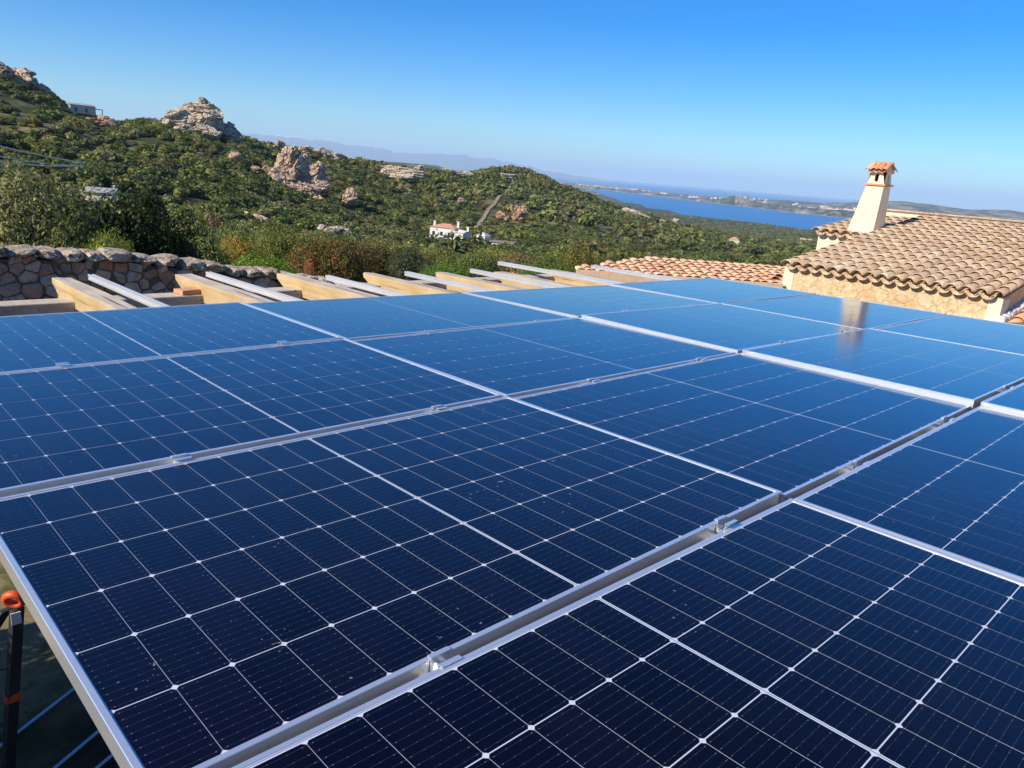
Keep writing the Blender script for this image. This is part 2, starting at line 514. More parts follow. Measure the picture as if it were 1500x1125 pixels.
keep = np.clip((AZD - 44) / 8, 0, 1)            # inland hills carry on to the left
inland = SEA + 120 * keep + 40 * fbm(XG / 1500, YG / 1500, 4, 31) * (.2 + keep)
base = np.where(RG > 2300, Hg * (1 - t0) + np.maximum(plain, inland * keep + plain * (1 - keep)) * t0, Hg)
base = np.maximum(base, SEA + 1.5)


def sstep(x): x = np.clip(x, 0, 1); return x * x * (3 - 2 * x)


slope_near = sstep((near - RG) / 160 + .5)      # 1 on land
farland = SEA + 4 + np.clip(38 * np.clip(fbm(XG / 1100, YG / 1100, 4, 41) + .15, 0, 1) + 12 * fbm(XG / 300, YG / 300, 3, 44), 0, 90)
hump = np.exp(-((AZD - 30.4) / 1.0) ** 2 - ((RG - 7600) / 500) ** 2) * 55      # rocky headland
hump += 26 * np.clip((32 - AZD) / 4, 0, 1) * (1 + fbm(XG / 700, YG / 700, 3, 61))
hump += np.exp(-((AZD - 19.5) / 3.0) ** 2 - ((RG - 9800) / 1500) ** 2) * 105 + np.exp(-((AZD - 14) / 2.5) ** 2 - ((RG - 11000) / 1500) ** 2) * 95
inf = sstep((RG - far) / 200 + .5) * sstep((fend - RG) / 400 + .5)
mtn = sstep((RG - 33000) / 6000) * sstep((47000 - RG) / 5000)
ridge = np.interp(AZD, [0, 25, 36, 40, 43, 46, 48.5, 51, 54, 57, 60, 63, 68, 75, 90], [0, 0, 0, 60, 220, 420, 620, 700, 560, 700, 860, 900, 900, 900, 900]) + 130 * fbm(AZD * 1.2, AZD * 0 + 2, 5, 51) + 50 * fbm(AZD * 7, RG / 2500, 4, 53)
Hf = SEA - 12 + (base - SEA + 12) * slope_near
Hf = np.maximum(Hf, SEA - 12 + (farland + hump - SEA + 12) * inf)
Hf = np.maximum(Hf, SEA - 12 + np.clip(ridge, 0, 3000) * mtn)
HG = np.where(RG > 2300, Hf, Hg)


def H(x, y):
    """height of the ground at a point"""
    dx = np.asarray(x, float) - CAM.x; dy = np.asarray(y, float) - CAM.y
    r = np.clip(np.hypot(dx, dy), r_g[0], r_g[-1] * .999); a = np.degrees(np.arctan2(dy, dx))
    a = np.clip(a, az_g[0], az_g[-1] - 1e-6)
    i = np.clip(np.searchsorted(az_g, a, side='right') - 1, 0, len(az_g) - 2)
    j = np.clip(np.searchsorted(r_g, r, side='right') - 1, 0, len(r_g) - 2)
    fa = (a - az_g[i]) / (az_g[i + 1] - az_g[i]); fr = (r - r_g[j]) / (r_g[j + 1] - r_g[j])
    return (HG[i, j] * (1 - fr) + HG[i, j + 1] * fr) * (1 - fa) + (HG[i + 1, j] * (1 - fr) + HG[i + 1, j + 1] * fr) * fa


def at(az, r, dz=0.0):
    x = CAM.x + r * math.cos(R(az)); y = CAM.y + r * math.sin(R(az))
    return Vector((x, y, float(H(x, y)) + dz))


na, nr = XG.shape
idx = np.arange(na * nr).reshape(na, nr)
verts = np.stack([XG.ravel(), YG.ravel(), HG.ravel()], 1)
verts = np.vstack([verts, [[CAM.x, CAM.y, 0.0]]])
i2 = np.roll(idx, -1, 0)
quads = np.stack([idx[:, :-1], idx[:, 1:], i2[:, 1:], i2[:, :-1]], -1).reshape(-1, 4)
tris = np.stack([np.full(na, na * nr), idx[:, 0], i2[:, 0]], 1)


def np_mesh(name, verts, quads=None, tris=None):
    me = bpy.data.meshes.new(name)
    nq = 0 if quads is None else len(quads); ntr = 0 if tris is None else len(tris)
    me.vertices.add(len(verts)); me.vertices.foreach_set('co', np.ascontiguousarray(verts, dtype=np.float32).ravel())
    loops = []
    starts = []
    if nq: loops.append(quads.ravel()); starts.append(np.arange(nq) * 4)
    if ntr: loops.append(tris.ravel()); starts.append(nq * 4 + np.arange(ntr) * 3)
    loops = np.concatenate(loops).astype(np.int32); starts = np.concatenate(starts).astype(np.int32)
    me.loops.add(len(loops)); me.loops.foreach_set('vertex_index', loops)
    me.polygons.add(nq + ntr); me.polygons.foreach_set('loop_start', starts)
    me.update(calc_edges=True)
    me.validate()
    return me


def ground_mat():
    n = N('scrub_and_soil')
    o = n.obj()
    d = n.new('ShaderNodeVectorMath', _operation='LENGTH'); n.l(o, d.inputs[0])
    dist = d.outputs['Value']
    # near: dry grass and earth
    g = n.ramp(n.noise(1.6, 8, .7, o), [(.36, (.15, .11, .06)), (.5, (.24, .19, .10)), (.58, (.08, .10, .03)), (.7, (.13, .15, .05))])
    # shade under the pergola, painted into the ground colour as a darker disc
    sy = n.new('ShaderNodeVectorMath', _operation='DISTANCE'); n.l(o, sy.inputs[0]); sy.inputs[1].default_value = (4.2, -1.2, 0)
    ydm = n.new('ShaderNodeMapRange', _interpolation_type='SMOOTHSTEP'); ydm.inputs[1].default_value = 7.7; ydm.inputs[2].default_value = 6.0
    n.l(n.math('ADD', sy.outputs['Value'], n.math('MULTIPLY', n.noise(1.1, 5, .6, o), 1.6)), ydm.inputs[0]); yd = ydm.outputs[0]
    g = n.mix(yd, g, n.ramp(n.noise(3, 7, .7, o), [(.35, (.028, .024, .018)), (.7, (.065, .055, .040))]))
    # hillside between the shrubs
    m = n.ramp(n.noise(.045, 9, .72, o), [(.34, (.030, .042, .016)), (.5, (.060, .070, .028)), (.57, (.15, .135, .065)), (.66, (.34, .26, .16))])
    # far scrub: the crowns themselves
    v = n.new('ShaderNodeTexVoronoi', _feature='F1', Scale=.14, Randomness=1.0); n.l(o, v.inputs['Vector'])
    f1 = n.ramp(v.outputs['Distance'], [(.1, (.055, .070, .030)), (.75, (.022, .032, .014))])
    f2 = n.ramp(n.noise(.011, 9, .75, o), [(.42, (.024, .036, .015)), (.50, (.065, .075, .035)), (.57, (.17, .15, .09)), (.65, (.44, .37, .28))])
    far = n.mix(.62, f1, f2)
    a = n.new('ShaderNodeMapRange'); a.inputs[1].default_value = 30; a.inputs[2].default_value = 70; n.l(dist, a.inputs[0])
    b = n.new('ShaderNodeMapRange'); b.inputs[1].default_value = 700; b.inputs[2].default_value = 1500; n.l(dist, b.inputs[0])
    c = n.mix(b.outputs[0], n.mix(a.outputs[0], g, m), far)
    # towns and beaches of the far coast, snow on the highest mountains
    sx = n.new('ShaderNodeSeparateXYZ'); n.l(o, sx.inputs[0])
    beach = n.math('MULTIPLY', n.math('LESS_THAN', sx.outputs[2], SEA + 2.2), n.math('GREATER_THAN', dist, 2500.0))
    c = n.mix(n.math('MULTIPLY', beach, .8), c, (.50, .42, .30))
    fr = n.math('GREATER_THAN', dist, 5000.0)
    t = n.ramp(n.noise(.004, 6, .7, o), [(.50, (0, 0, 0)), (.62, (1, 1, 1))])
    c = n.mix(n.math('MULTIPLY', fr, n.math('MULTIPLY', t, .75)), c, (.48, .38, .30))
    mt = n.math('GREATER_THAN', dist, 26000.0)
    c = n.mix(mt, c, (.10, .11, .12))
    sn = n.math('MULTIPLY', mt, n.math('GREATER_THAN', n.math('ADD', sx.outputs[2], n.math('MULTIPLY', n.noise(.0012, 5, .6, o), 500.0)), 940.0))
    c = n.mix(sn, c, (.85, .86, .88))
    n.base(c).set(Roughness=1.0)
    n.b.inputs['Specular IOR Level'].default_value = .1
    bp = n.new('ShaderNodeBump', Strength=.5, Distance=.05); n.l(n.noise(9, 8, .75, o), bp.inputs['Height'])
    bp2 = n.new('ShaderNodeBump', Strength=1.0, Distance=2.2); n.l(v.outputs['Distance'], bp2.inputs['Height']); bp2.invert = True
    bfac = n.math('MULTIPLY', b.outputs[0], 1.0); n.l(bfac, bp2.inputs['Strength'])
    n.l(bp.outputs[0], bp2.inputs['Normal']); n.l(bp2.outputs[0], n.b.inputs['Normal'])
    return n.mat


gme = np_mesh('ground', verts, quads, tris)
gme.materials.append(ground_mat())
gme.polygons.foreach_set('use_smooth', np.ones(len(gme.polygons), bool))
go = bpy.data.objects.new('ground', gme); C.link(go)
tag(go, 'rolling scrub covered hills falling to a coastal plain', kind='structure')


def water_mat():
    n = N('sea_water')
    o = n.obj()
    n.base(n.ramp(n.noise(.0009, 4, .6, o), [(.35, (.001, .12, .34)), (.65, (.002, .16, .42))]))
    n.set(Roughness=.35, IOR=1.333)
    n.b.inputs['Specular IOR Level'].default_value = .18
    n.bump(n.noise(.03, 6, .7, o), .6, 3.0)
    return n.mat


wm = MB()
ra = [2200, 60000]
an = [R(a) for a in range(-20, 111, 5)]
vs = []
for a in an:
    for r in ra: vs.append((CAM.x + r * math.cos(a), CAM.y + r * math.sin(a), SEA))
wm.add(vs, [(2 * k, 2 * k + 1, 2 * k + 3, 2 * k + 2) for k in range(len(an) - 1)])
wo = wm.build('sea', water_mat())
tag(wo, 'deep blue bay and open sea', kind='structure')

# ------------------------------------------------------------------ solar panels
TZ = 2.6
RW = Matrix(((0.99997274, -7.3e-05, 0.00738365), (-7.3e-05, 0.9998036, 0.01981824), (-0.00738365, -0.01981824, 0.99977634)))
A4 = Matrix.Translation((0, 0, TZ)) @ RW.to_4x4()        # panel-plane coordinates to world
PL, PW = 1.7074, 1.1320
PU, PV = 1.7289, 1.1591


def laminate():
    mb = MB()
    z0 = -.0040
    mb.add([(.010, .010, z0), (PL - .010, .010, z0), (PL - .010, PW - .010, z0), (.010, PW - .010, z0)], [(0, 1, 2, 3)], 0)
    mb.box(PL / 2 - .0012, PL / 2 + .0012, .013, PW - .013, z0 + .0001, z0 + .0006, 2)
    z = z0 + .0005
    pu, pv, ch = .0929, .184, .0056
    for half in (0, 1):
        for k in range(9):
            u0 = .014 + k * pu if half == 0 else PL - .014 - (k + 1) * pu
            for m in range(6):
                v0 = .014 + m * pv
                a, b = u0 + .0005, u0 + pu - .0005
                c, d = v0 + .0013, v0 + pv - .0013
                mb.add([(a + ch, c, z), (b - ch, c, z), (b, c + ch, z), (b, d - ch, z), (b - ch, d, z), (a + ch, d, z), (a, d - ch, z), (a, c + ch, z)], [tuple(range(8))], 1)
    return mb


def frame_mb():
    mb = MB()
    h = .040; t = .0115
    # outline of one frame bar: outer wall, top lip, inner step down to the glass
    def bar(p0, p1, inn):
        prof = [(0, -h), (0, -.0012), (.0012, 0), (t - .001, 0), (t, -.001), (t, -.0075), (.003, -.0075), (.003, -h + .002), (.022, -h + .002), (.022, -h)]
        mb.prism(prof, p0, p1, inn, (0, 0, 1))
    bar((0, 0, 0), (0, PW, 0), (1, 0, 0)); bar((PL, 0, 0), (PL, PW, 0), (-1, 0, 0))
    bar((t + .0003, 0, 0), (PL - t - .0003, 0, 0), (0, 1, 0)); bar((t + .0003, PW, 0), (PL - t - .0003, PW, 0), (0, -1, 0))
    return mb


lab_row = {2: 'row touching the beam ends', 1: 'second row from the beam ends', 0: 'third row from the beam ends', -1: 'row nearest the camera'}
lab_col = {0: 'leftmost', 1: 'second from left', 2: 'third from left', 3: 'last before the house'}
panel0 = None
# small unevenness of the mounting, as measured from the photograph
UNEVEN = {(0, -1): (-.0064, -.0019, .0106), (0, 0): (.0007, .0151, -.0037), (0, 1): (.0096, .0059, .0107), (0, 2): (.0108, .0102, .0003),
          (1, -1): (-.0034, .0118, -.0002), (1, 0): (-.0028, .0079, .0055), (1, 1): (.0001, .0011, -.0022), (1, 2): (-.0035, -.0099, -.0021),
          (2, -1): (.0174, -.0037, .0025), (2, 0): (.0152, -.0059, -.0027), (2, 1): (.0049, -.0099, .0051), (2, 2): (-.0073, -.0038, -.0088),
          (3, -1): (-.005, 0, 0), (3, 0): (-.0116, .0002, -.0016), (3, 1): (-.0144, .0028, .0012), (3, 2): (-.0094, .0048, -.0005)}
for i in range(4):
    for j in (-1, 0, 1, 2):
        if panel0 is None:
            root = empty('solar_panel'); panel0 = root
            laminate().build('laminate', [M['sheet'], M['cell'], M['ribbon']], root)
            frame_mb().build('frame', M['frame'], root)
        else:
            root = panel0.copy(); C.link(root)
            for ch in panel0.children:
                c_ = ch.copy(); C.link(c_); c_.parent = root
        z0, bu, bv = [.6 * t_ for t_ in UNEVEN[i, j]] if i != 2 else UNEVEN[i, j]
        loc = Matrix.Translation((i * PU, j * PV, z0 - bu * PL / 2 - bv * PW / 2)) @ Matrix(((1, 0, -bu, 0), (0, 1, -bv, 0), (bu, bv, 1, 0), (0, 0, 0, 1)))
        mw = A4 @ loc
        q = mw.to_quaternion()
        root.matrix_world = Matrix.Translation(mw.translation) @ q.to_matrix().to_4x4()
        tag(root, 'dark solar panel, %s in the %s' % (lab_col[i], lab_row[j]), 'solar panel', 'solar panels on the pergola')

# mounting rails (along the beams) and clamps
RAILS = [(.48, 5.10, 0), (1.385, 5.22, 0), (2.235, 5.20, 0), (3.08, 4.80, 0), (3.95, 4.88, 0), (4.78, 4.92, .0), (5.64, 5.44, .0), (6.66, 4.93, 0)]
rail_prof = [(-.02, -.040), (.02, -.040), (.02, -.024), (.014, -.024), (.014, -.016), (.02, -.016), (.02, 0), (.007, 0), (.007, -.010), (-.007, -.010), (-.007, 0), (-.02, 0), (-.02, -.016), (-.014, -.016), (-.014, -.024), (-.02, -.024)]
rnames = ['between the leftmost beam and the edge of the frame', 'ending between the first and second beam ends by the stone wall', 'ending between the second and third beam ends over the wall coping',
          'ending between the third and fourth beam ends', 'overlapping the fifth beam end', 'just left of the longest rail', 'longest and highest against the green scrub', 'lying in front of the flat pink tiled roof']
for k, (u, v1, dz) in enumerate(RAILS):
    mb = MB()
    mb.prism(rail_prof, (0, -1.35, 0), (0, v1, 0), (1, 0, 0), (0, 0, 1))
    o = mb.build('mounting_rail', M['alu'])
    o.matrix_world = A4 @ Matrix.Translation((u, 0, -.0425 + dz))
    tag(o, 'silver aluminium rail ' + rnames[k], 'rail', 'aluminium rails under the solar panels')

cl0 = None
vj = {-.01355: 'nearest panel gap', 1.14555: 'middle panel gap', 2.30465: 'farthest panel gap'}
for k, (u, v1, dz) in enumerate(RAILS):
    for v, nm in vj.items():
        if cl0 is None:
            mb = MB()
            hw = .0125
            mb.box(-.022, .022, -hw - .0085, -hw, .0006, .0026)       # left ear on the frame lip
            mb.box(-.022, .022, hw, hw + .0085, .0006, .0026)
            mb.box(-.022, .022, -hw + .0002, -hw + .0022, -.026, .0026)
            mb.box(-.022, .022, hw - .0022, hw - .0002, -.026, .0026)
            mb.box(-.022, .022, -hw + .0024, hw - .0024, -.0285, -.0262)
            cl0 = empty('panel_clamp')
            mb.build('bracket', M['frame'], cl0)
            mb = MB(); mb.tube((0, 0, -.026), (0, 0, -.018), .0065, n=6, smooth=False); mb.build('bolt', M['steel'], cl0)
            root = cl0
        else:
            root = cl0.copy(); C.link(root)
            for ch in cl0.children:
                c_ = ch.copy(); C.link(c_); c_.parent = root
        ci = min(3, int(u // PU))
        zz = 0
        for jj in ((-1, 0), (0, 1), (1, 2))[list(vj).index(v)]:
            z0, bu, bv = UNEVEN[ci, jj]
            zz = max(zz if zz else -9, z0 + bu * (u - ci * PU - PL / 2) + bv * (v - jj * PV - PW / 2)) if zz else z0 + bu * (u - ci * PU - PL / 2) + bv * (v - jj * PV - PW / 2)
        root.matrix_world = A4 @ Matrix.Translation((u, v, zz + .0005))
        ordn = ['first', 'second', 'third', 'fourth', 'fifth', 'sixth', 'seventh', 'eighth'][k]
        tag(root, 'small silver clamp in the %s, %s from the left' % (nm, ordn), 'clamp', 'panel clamps in the gaps between rows')

# ------------------------------------------------------------------ pergola timbers
BEAMS = [(1.175, 5.42), (2.055, 5.44), (2.88, 5.33), (3.66, 5.22), (4.42, 5.10), (5.13, 4.98), (5.95, 5.0), (.30, 5.4)]
bnames = ['leftmost in view, with a pale top, against the shaded stone wall', 'second from left, in front of the wall coping', 'third from left, with a long dark crack', 'fourth from left, under the rusty bushes',
          'fifth from left, half hidden by a rail', 'sixth from left, with a dark crack, behind a rail', 'last before the flat pink tiled roof', 'hidden under the left edge of the panels']
rr = random.Random(5)
for k, (u, v1) in enumerate(BEAMS):
    wdt = .125 + rr.uniform(-.01, .015); hgt = .135 + rr.uniform(-.008, .012)
    me = bpy.data.meshes.new('beam')
    bm = bmesh.new()
    ny = 46
    rings = []
    prof_end = [(0.0, 0.0), (-.004, -.035), (-.02, -.085), (-.06, -.13), (-.13, -1)]
    round_end = k in (3, 4)
    for a in range(ny + 1):
        y = -1.6 + (v1 + 1.6) * a / ny
        ring = []
        for (px, pz) in ((0, 0), (.33, .004), (.66, .002), (1, 0), (1, -.25), (1, -.5), (1, -.75), (1, -1), (.5, -1), (0, -1), (0, -.75), (0, -.5), (0, -.25)):
            x = px * wdt; z = pz * hgt
            yy = y
            if a == ny:
                d = -z / hgt
                yy = v1 - .30 * max(0, d - .12) ** 1.25 - .012 * (1 if d < .02 else 0)
                if round_end: yy -= .10 * abs(px - .5) ** 2 * 2
            wob = .006
            x += wob * mnoise.noise(Vector((y * 1.2, pz * 2, k * 7 + px))) * 1.4
            z += wob * mnoise.noise(Vector((y * 1.4, px * 3, k * 5 + 40 + pz)))
            ring.append(bm.verts.new((x, yy, z)))
        rings.append(ring)
    n_ = len(rings[0])
    for a in range(ny):
        for b in range(n_):
            f = bm.faces.new((rings[a][b], rings[a][(b + 1) % n_], rings[a + 1][(b + 1) % n_], rings[a + 1][b]))
            f.material_index = 1 if b in (0, 1, 2) else 0
    bm.faces.new(rings[0]); bm.faces.new(rings[-1][::-1])
    bmesh.ops.recalc_face_normals(bm, faces=bm.faces)
    bm.to_mesh(me); bm.free()
    me.materials.append(M['wood_side']); me.materials.append(M['wood_top'])
    o = bpy.data.objects.new('wooden_beam', me); C.link(o)
    o.matrix_world = A4 @ Matrix.Translation((u, 0, -.088))
    bevel(o, .010, 2)
    tag(o, 'rough golden timber beam, ' + bnames[k], 'beam', 'timber beams of the pergola')

for k, (y0, lb) in enumerate(((4.86, 'grey timber header under the far beam ends'), (-1.25, 'grey timber header under the near beam ends'))):
    mb = MB(); mb.box(-.8, 6.1, 0, .17, -.17, 0)
    o = mb.build('header_beam', M['wood_top']); o.location = (0, y0, 2.315 if k == 0 else 2.43); bevel(o, .008)
    tag(o, lb, 'beam')
for k, (x, y) in enumerate(((-.6, 4.86), (3.4, 4.86), (5.95, 4.86), (-.6, -1.25), (3.4, -1.25), (5.95, -1.25))):
    mb = MB(); mb.box(-.07, .07, -.07, .07, 0, (2.143 if y > 0 else 2.258))
    o = mb.build('pergola_post', M['wood_side']); o.location = (x, y + .085, 0); bevel(o, .008)
    tag(o, 'square timber post under the pergola header', 'post', 'timber posts of the pergola')
mb = MB(); mb.box(-.11, .11, -.06, .06, 0, .035)
o = mb.build('brick', M['tile_new']); o.location = (2.05, 5.3, 2.16); o.rotation_euler = (0, 0, .2); bevel(o, .004)
o.location = (2.0, 4.95, 2.317)
tag(o, 'flat rust red brick on the header beam behind the leftmost rail', 'brick')

# ------------------------------------------------------------------ stone garden wall
def stone(mb, c, dims, rnd, mi=0, sub=3, smooth=False, tilt=.14):
    bm = bmesh.new()
    bmesh.ops.create_icosphere(bm, subdivisions=sub, radius=1)
    sd_ = Vector((rnd.uniform(0, 99), rnd.uniform(0, 99), rnd.uniform(0, 99)))
    rot = Matrix.Rotation(rnd.uniform(-tilt, tilt), 3, 'Y')
    cut = [(Vector((rnd.choice((-1, 1)) * rnd.uniform(.2, 1), rnd.uniform(-1, .2), rnd.choice((-1, 1)) * rnd.uniform(.2, 1))).normalized(), rnd.uniform(.98, 1.45)) for _ in range(10)]
    for v in bm.verts:
        p = v.co.copy()
        # squarish block with rounded corners
        e = 6.5
        s_ = (abs(p.x) ** e + abs(p.y) ** e + abs(p.z) ** e) ** (-1 / e)
        p = p * s_
        for n_, d_ in cut:
            t_ = p.dot(n_)
            if t_ > d_: p = p - n_ * (t_ - d_) * .93
        p *= 1 + .10 * mnoise.noise(p * 1.1 + sd_) + .07 * mnoise.noise(p * 3.1 + sd_)
        p = Vector((p.x * dims[0], p.y * dims[1], p.z * dims[2]))
        v.co = rot @ p + Vector(c)
    mb.add([v.co for v in bm.verts], [[v.index for v in f.verts] for f in bm.faces], mi, smooth)
    bm.free()


def wall_top(x):
    return float(np.interp(x, [-3, 1.8, 3.2, 5.2, 6.3, 9], [2.06, 2.0, 1.92, 1.62, 1.42, 1.1]))


def wall_y(x):
    return 10.05 + .12 * math.sin(x * .7) + (.25 if x < 2 else 0) * min(1, (2 - x) / 2 if x < 2 else 0)


root = empty('stone_wall', (0, 10, 0))
mb = MB(); rnd = random.Random(3)
# irregular angular stones: cells around scattered points, cut from one another and roughened
seeds = []
z = .30
while z < 2.1:
    hh = rnd.uniform(.10, .21); x = -2.6 + rnd.uniform(0, .2)
    while x < 8.9:
        ln = hh * rnd.uniform(.9, 2.1)
        seeds.append((x + ln / 2, z + hh / 2 + rnd.uniform(-.04, .04)))
        if rnd.random() < .22: seeds.append((x + ln * rnd.uniform(.8, 1.1), z + rnd.uniform(0, hh)))
        x += ln
    z += hh


def clip(poly, nx, nz, d):
    out = []
    for k in range(len(poly)):
        a, b = poly[k], poly[(k + 1) % len(poly)]
        da, db = a[0] * nx + a[1] * nz - d, b[0] * nx + b[1] * nz - d
        if da <= 0: out.append(a)
        if da * db < 0:
            t = da / (da - db); out.append((a[0] + (b[0] - a[0]) * t, a[1] + (b[1] - a[1]) * t))
    return out


for si, (sx, sz) in enumerate(seeds):
    top = wall_top(sx) - .075
    if sz > top - .03: continue
    poly = [(sx - .4, sz - .3), (sx + .4, sz - .3), (sx + .4, sz + .3), (sx - .4, sz + .3)]
    for tx, tz in seeds:
        if (tx, tz) == (sx, sz) or abs(tx - sx) > .7 or abs(tz - sz) > .5: continue
        dx, dz = tx - sx, tz - sz; L_ = math.hypot(dx, dz)
        poly = clip(poly, dx / L_, dz / L_, (sx * dx + sz * dz) / L_ + L_ / 2 - rnd.uniform(.001, .007))
        if len(poly) < 3: break
    if len(poly) < 3: continue
    poly = clip(poly, 0, 1, top)
    if len(poly) < 3: continue
    # more corners, so that the outline is uneven
    pts = []
    for k in range(len(poly)):
        a, b = poly[k], poly[(k + 1) % len(poly)]
        e_ = math.hypot(b[0] - a[0], b[1] - a[1]); m_ = max(1, int(e_ / .045))
        for q_ in range(m_):
            t = q_ / m_; pts.append((a[0] + (b[0] - a[0]) * t, a[1] + (b[1] - a[1]) * t))
    cx_ = sum(p[0] for p in pts) / len(pts); cz_ = sum(p[1] for p in pts) / len(pts)
    dep = rnd.uniform(-.045, .035); y0_ = wall_y(sx) - 10
    tx_, tz_ = rnd.uniform(-.22, .22), rnd.uniform(-.22, .22)
    rings = []
    for f_, yy in ((1.0, .12), (1.0, -.06), (.95, -.085), (.66, -.098), (.3, -.102)):
        ring = []
        for (px, pz) in pts:
            jx = mnoise.noise(Vector((px * 22, pz * 22, si + f_ * 3))) * .010; jy = mnoise.noise(Vector((px * 14, pz * 14, si * 1.7 + f_ * 9))) * .022
            ring.append((cx_ + (px - cx_) * f_ + jx, y0_ + yy + dep + jy + ((px - cx_) * tx_ + (pz - cz_) * tz_ if yy < -.05 else 0), cz_ + (pz - cz_) * f_ + jx))
        rings.append(ring)
    n_ = len(pts); vs = [p for r_ in rings for p in r_] + [(cx_, y0_ - .10 + dep, cz_)]
    fs = [(r_ * n_ + k, r_ * n_ + (k + 1) % n_, (r_ + 1) * n_ + (k + 1) % n_, (r_ + 1) * n_ + k) for r_ in range(4) for k in range(n_)]
    fs += [(4 * n_ + k, 4 * n_ + (k + 1) % n_, 5 * n_) for k in range(n_)]
    mb.add(vs, fs, 0, False)
mb.build('rubble', M['wallstone'], root)
mb = MB()
x = -2.4
while x < 8.6:
    ln = rnd.uniform(.16, .36); hh = rnd.uniform(.09, .15)
    xc = x + ln / 2
    stone(mb, (xc, wall_y(xc) - 10 + .06 + rnd.uniform(-.04, .03), wall_top(xc) - .04 + rnd.uniform(-.015, .02)), (ln / 2 * 1.02, .25, hh / 2 * 1.05), rnd)
    x += ln
mb.build('coping', M['coping'], root)
mb = MB()
for k in range(22):
    x0 = -2.4 + k * .5; x1 = x0 + .5
    y0 = wall_y(x0) - 10; y1 = wall_y(x1) - 10
    mb.hexa([(x0, y0 - .07, -.2), (x1, y1 - .07, -.2), (x1, y1 + .42, -.2), (x0, y0 + .42, -.2)],
            [(x0, y0 - .07, wall_top(x0) - .12), (x1, y1 - .07, wall_top(x1) - .12), (x1, y1 + .42, wall_top(x1) - .12), (x0, y0 + .42, wall_top(x0) - .12)])
mb.build('core', simple('dark_earth_core', (.15, .105, .075), .95, .3, 9, bumpd=.02), root)
tag(root, 'rough reddish rubble stone garden wall with a sunlit coping behind the beams', 'wall')
# loose rocks in front of the wall, dappled with light
for k, (x, y, z, s_) in enumerate(((-.2, 9.3, .0, (.34, .25, .62)), (.75, 9.15, 0, (.42, .28, .78)), (1.75, 9.2, 0, (.33, .25, .52)), (-1.2, 9.2, 0, (.4, .3, .7)), (1.3, 9.0, 0, (.30, .22, .40)))):
    mb = MB(); stone(mb, (0, 0, s_[2]), (s_[0], s_[1], s_[2]), rnd, 0, 3)
    o = mb.build('boulder', M['granite_near']); o.location = (x, y, z - .02)
    tag(o, ('large loose boulder piled against the foot of the stone wall, ' + ['left of the tallest', 'tallest of the pile', 'right of the tallest', 'leftmost of the pile', 'lowest in front'][k]), 'boulder', 'loose boulders by the stone wall')

# ------------------------------------------------------------------ folding trestle below the left edge
root = empty('folding_ladder', (.30, 2.95, 0))
def rel(p): return (p[0] - .30, p[1] - 2.95, p[2])
mb = MB()
tp = Vector(rel((.335, 2.86, 1.28)))
ft = Vector(rel((.19, 2.92, .04)))
mb.prism([(-.028, -.016), (.028, -.016), (.028, .016), (-.028, .016)], ft, tp, (.9, .4, 0), (-.4, .9, 0))
bevel(mb.build('leg', M['darkmetal'], root), .003)
mb = MB()
ft2 = Vector(rel((-.35, 3.25, .04))); tp2 = Vector(rel((.30, 2.93, 1.25)))
mb.prism([(-.028, -.016), (.028, -.016), (.028, .016), (-.028, .016)], ft2, tp2, (.9, .4, 0), (-.4, .9, 0))
bevel(mb.build('leg', M['darkmetal'], root), .003)
for f_ in (.25, .5, .75):
    a = ft.lerp(tp, f_); b = ft2.lerp(tp2, f_)
    mb = MB(); mb.tube(a, b, .012)
    mb.build('rung', M['darkmetal'], root)
# orange hook ring at the joint
bm = bmesh.new(); me = bpy.data.meshes.new('hook')
nn, mm = 18, 8
ringc = tp + Vector((-.01, -.02, .06))
vv = []
q = Vector((.55, .75, .35)).to_track_quat('Z', 'Y')
for a in range(nn):
    th = 2 * math.pi * a / nn
    for b in range(mm):
        ph = 2 * math.pi * b / mm
        rr_ = .036 + .017 * math.cos(ph)
        vv.append(bm.verts.new(ringc + q @ Vector((rr_ * math.cos(th), rr_ * math.sin(th), .02 * math.sin(ph)))))
for a in range(nn):
    for b in range(mm):
        f_ = bm.faces.new((vv[a * mm + b], vv[((a + 1) % nn) * mm + b], vv[((a + 1) % nn) * mm + (b + 1) % mm], vv[a * mm + (b + 1) % mm])); f_.smooth = True
bmesh.ops.recalc_face_normals(bm, faces=bm.faces)
bm.to_mesh(me); bm.free(); me.materials.append(M['orange'])
o = bpy.data.objects.new('hook', me); C.link(o); o.parent = root
for p in (ft, ft2):
    mb = MB(); mb.box(-.042, .042, -.03, .03, -.04, .07)
    o = mb.build('foot_cap', M['orange'], root); o.location = p; bevel(o, .01)
mb = MB(); mb.box(-.034, .034, -.024, .024, -.02, .02)
o = mb.build('latch', M['orange'], root); o.location = ft.lerp(tp, .62); bevel(o, .005)
mb = MB(); mb.box(-.02, .02, -.003, .003, -.03, .03); o = mb.build('label_sticker', M['white'], root); o.location = tp + Vector((-.012, -.026, -.035))
tag(root, 'dark metal folding ladder with orange hook and orange feet under the left panel edge', 'ladder')
for k, (a, b, nm) in enumerate((((.25, 3.55, .03), (1.6, 4.35, .05), 'farthest from the camera'), ((.28, 3.1, .03), (1.8, 3.95, .05), 'middle one'), ((.22, 2.85, .03), (1.7, 3.6, .05), 'nearest to the camera'))):
    mb = MB(); mb.prism([(-.012, -.01), (.012, -.01), (.012, .01), (-.012, .01)], a, b, (.5, -.85, 0), (0, 0, 1))
    o = mb.build('metal_bar', M['steel'])
    tag(o, 'thin metal bar lying on shaded ground beneath the panels, ' + nm, 'metal bar', 'metal bars under the panels')

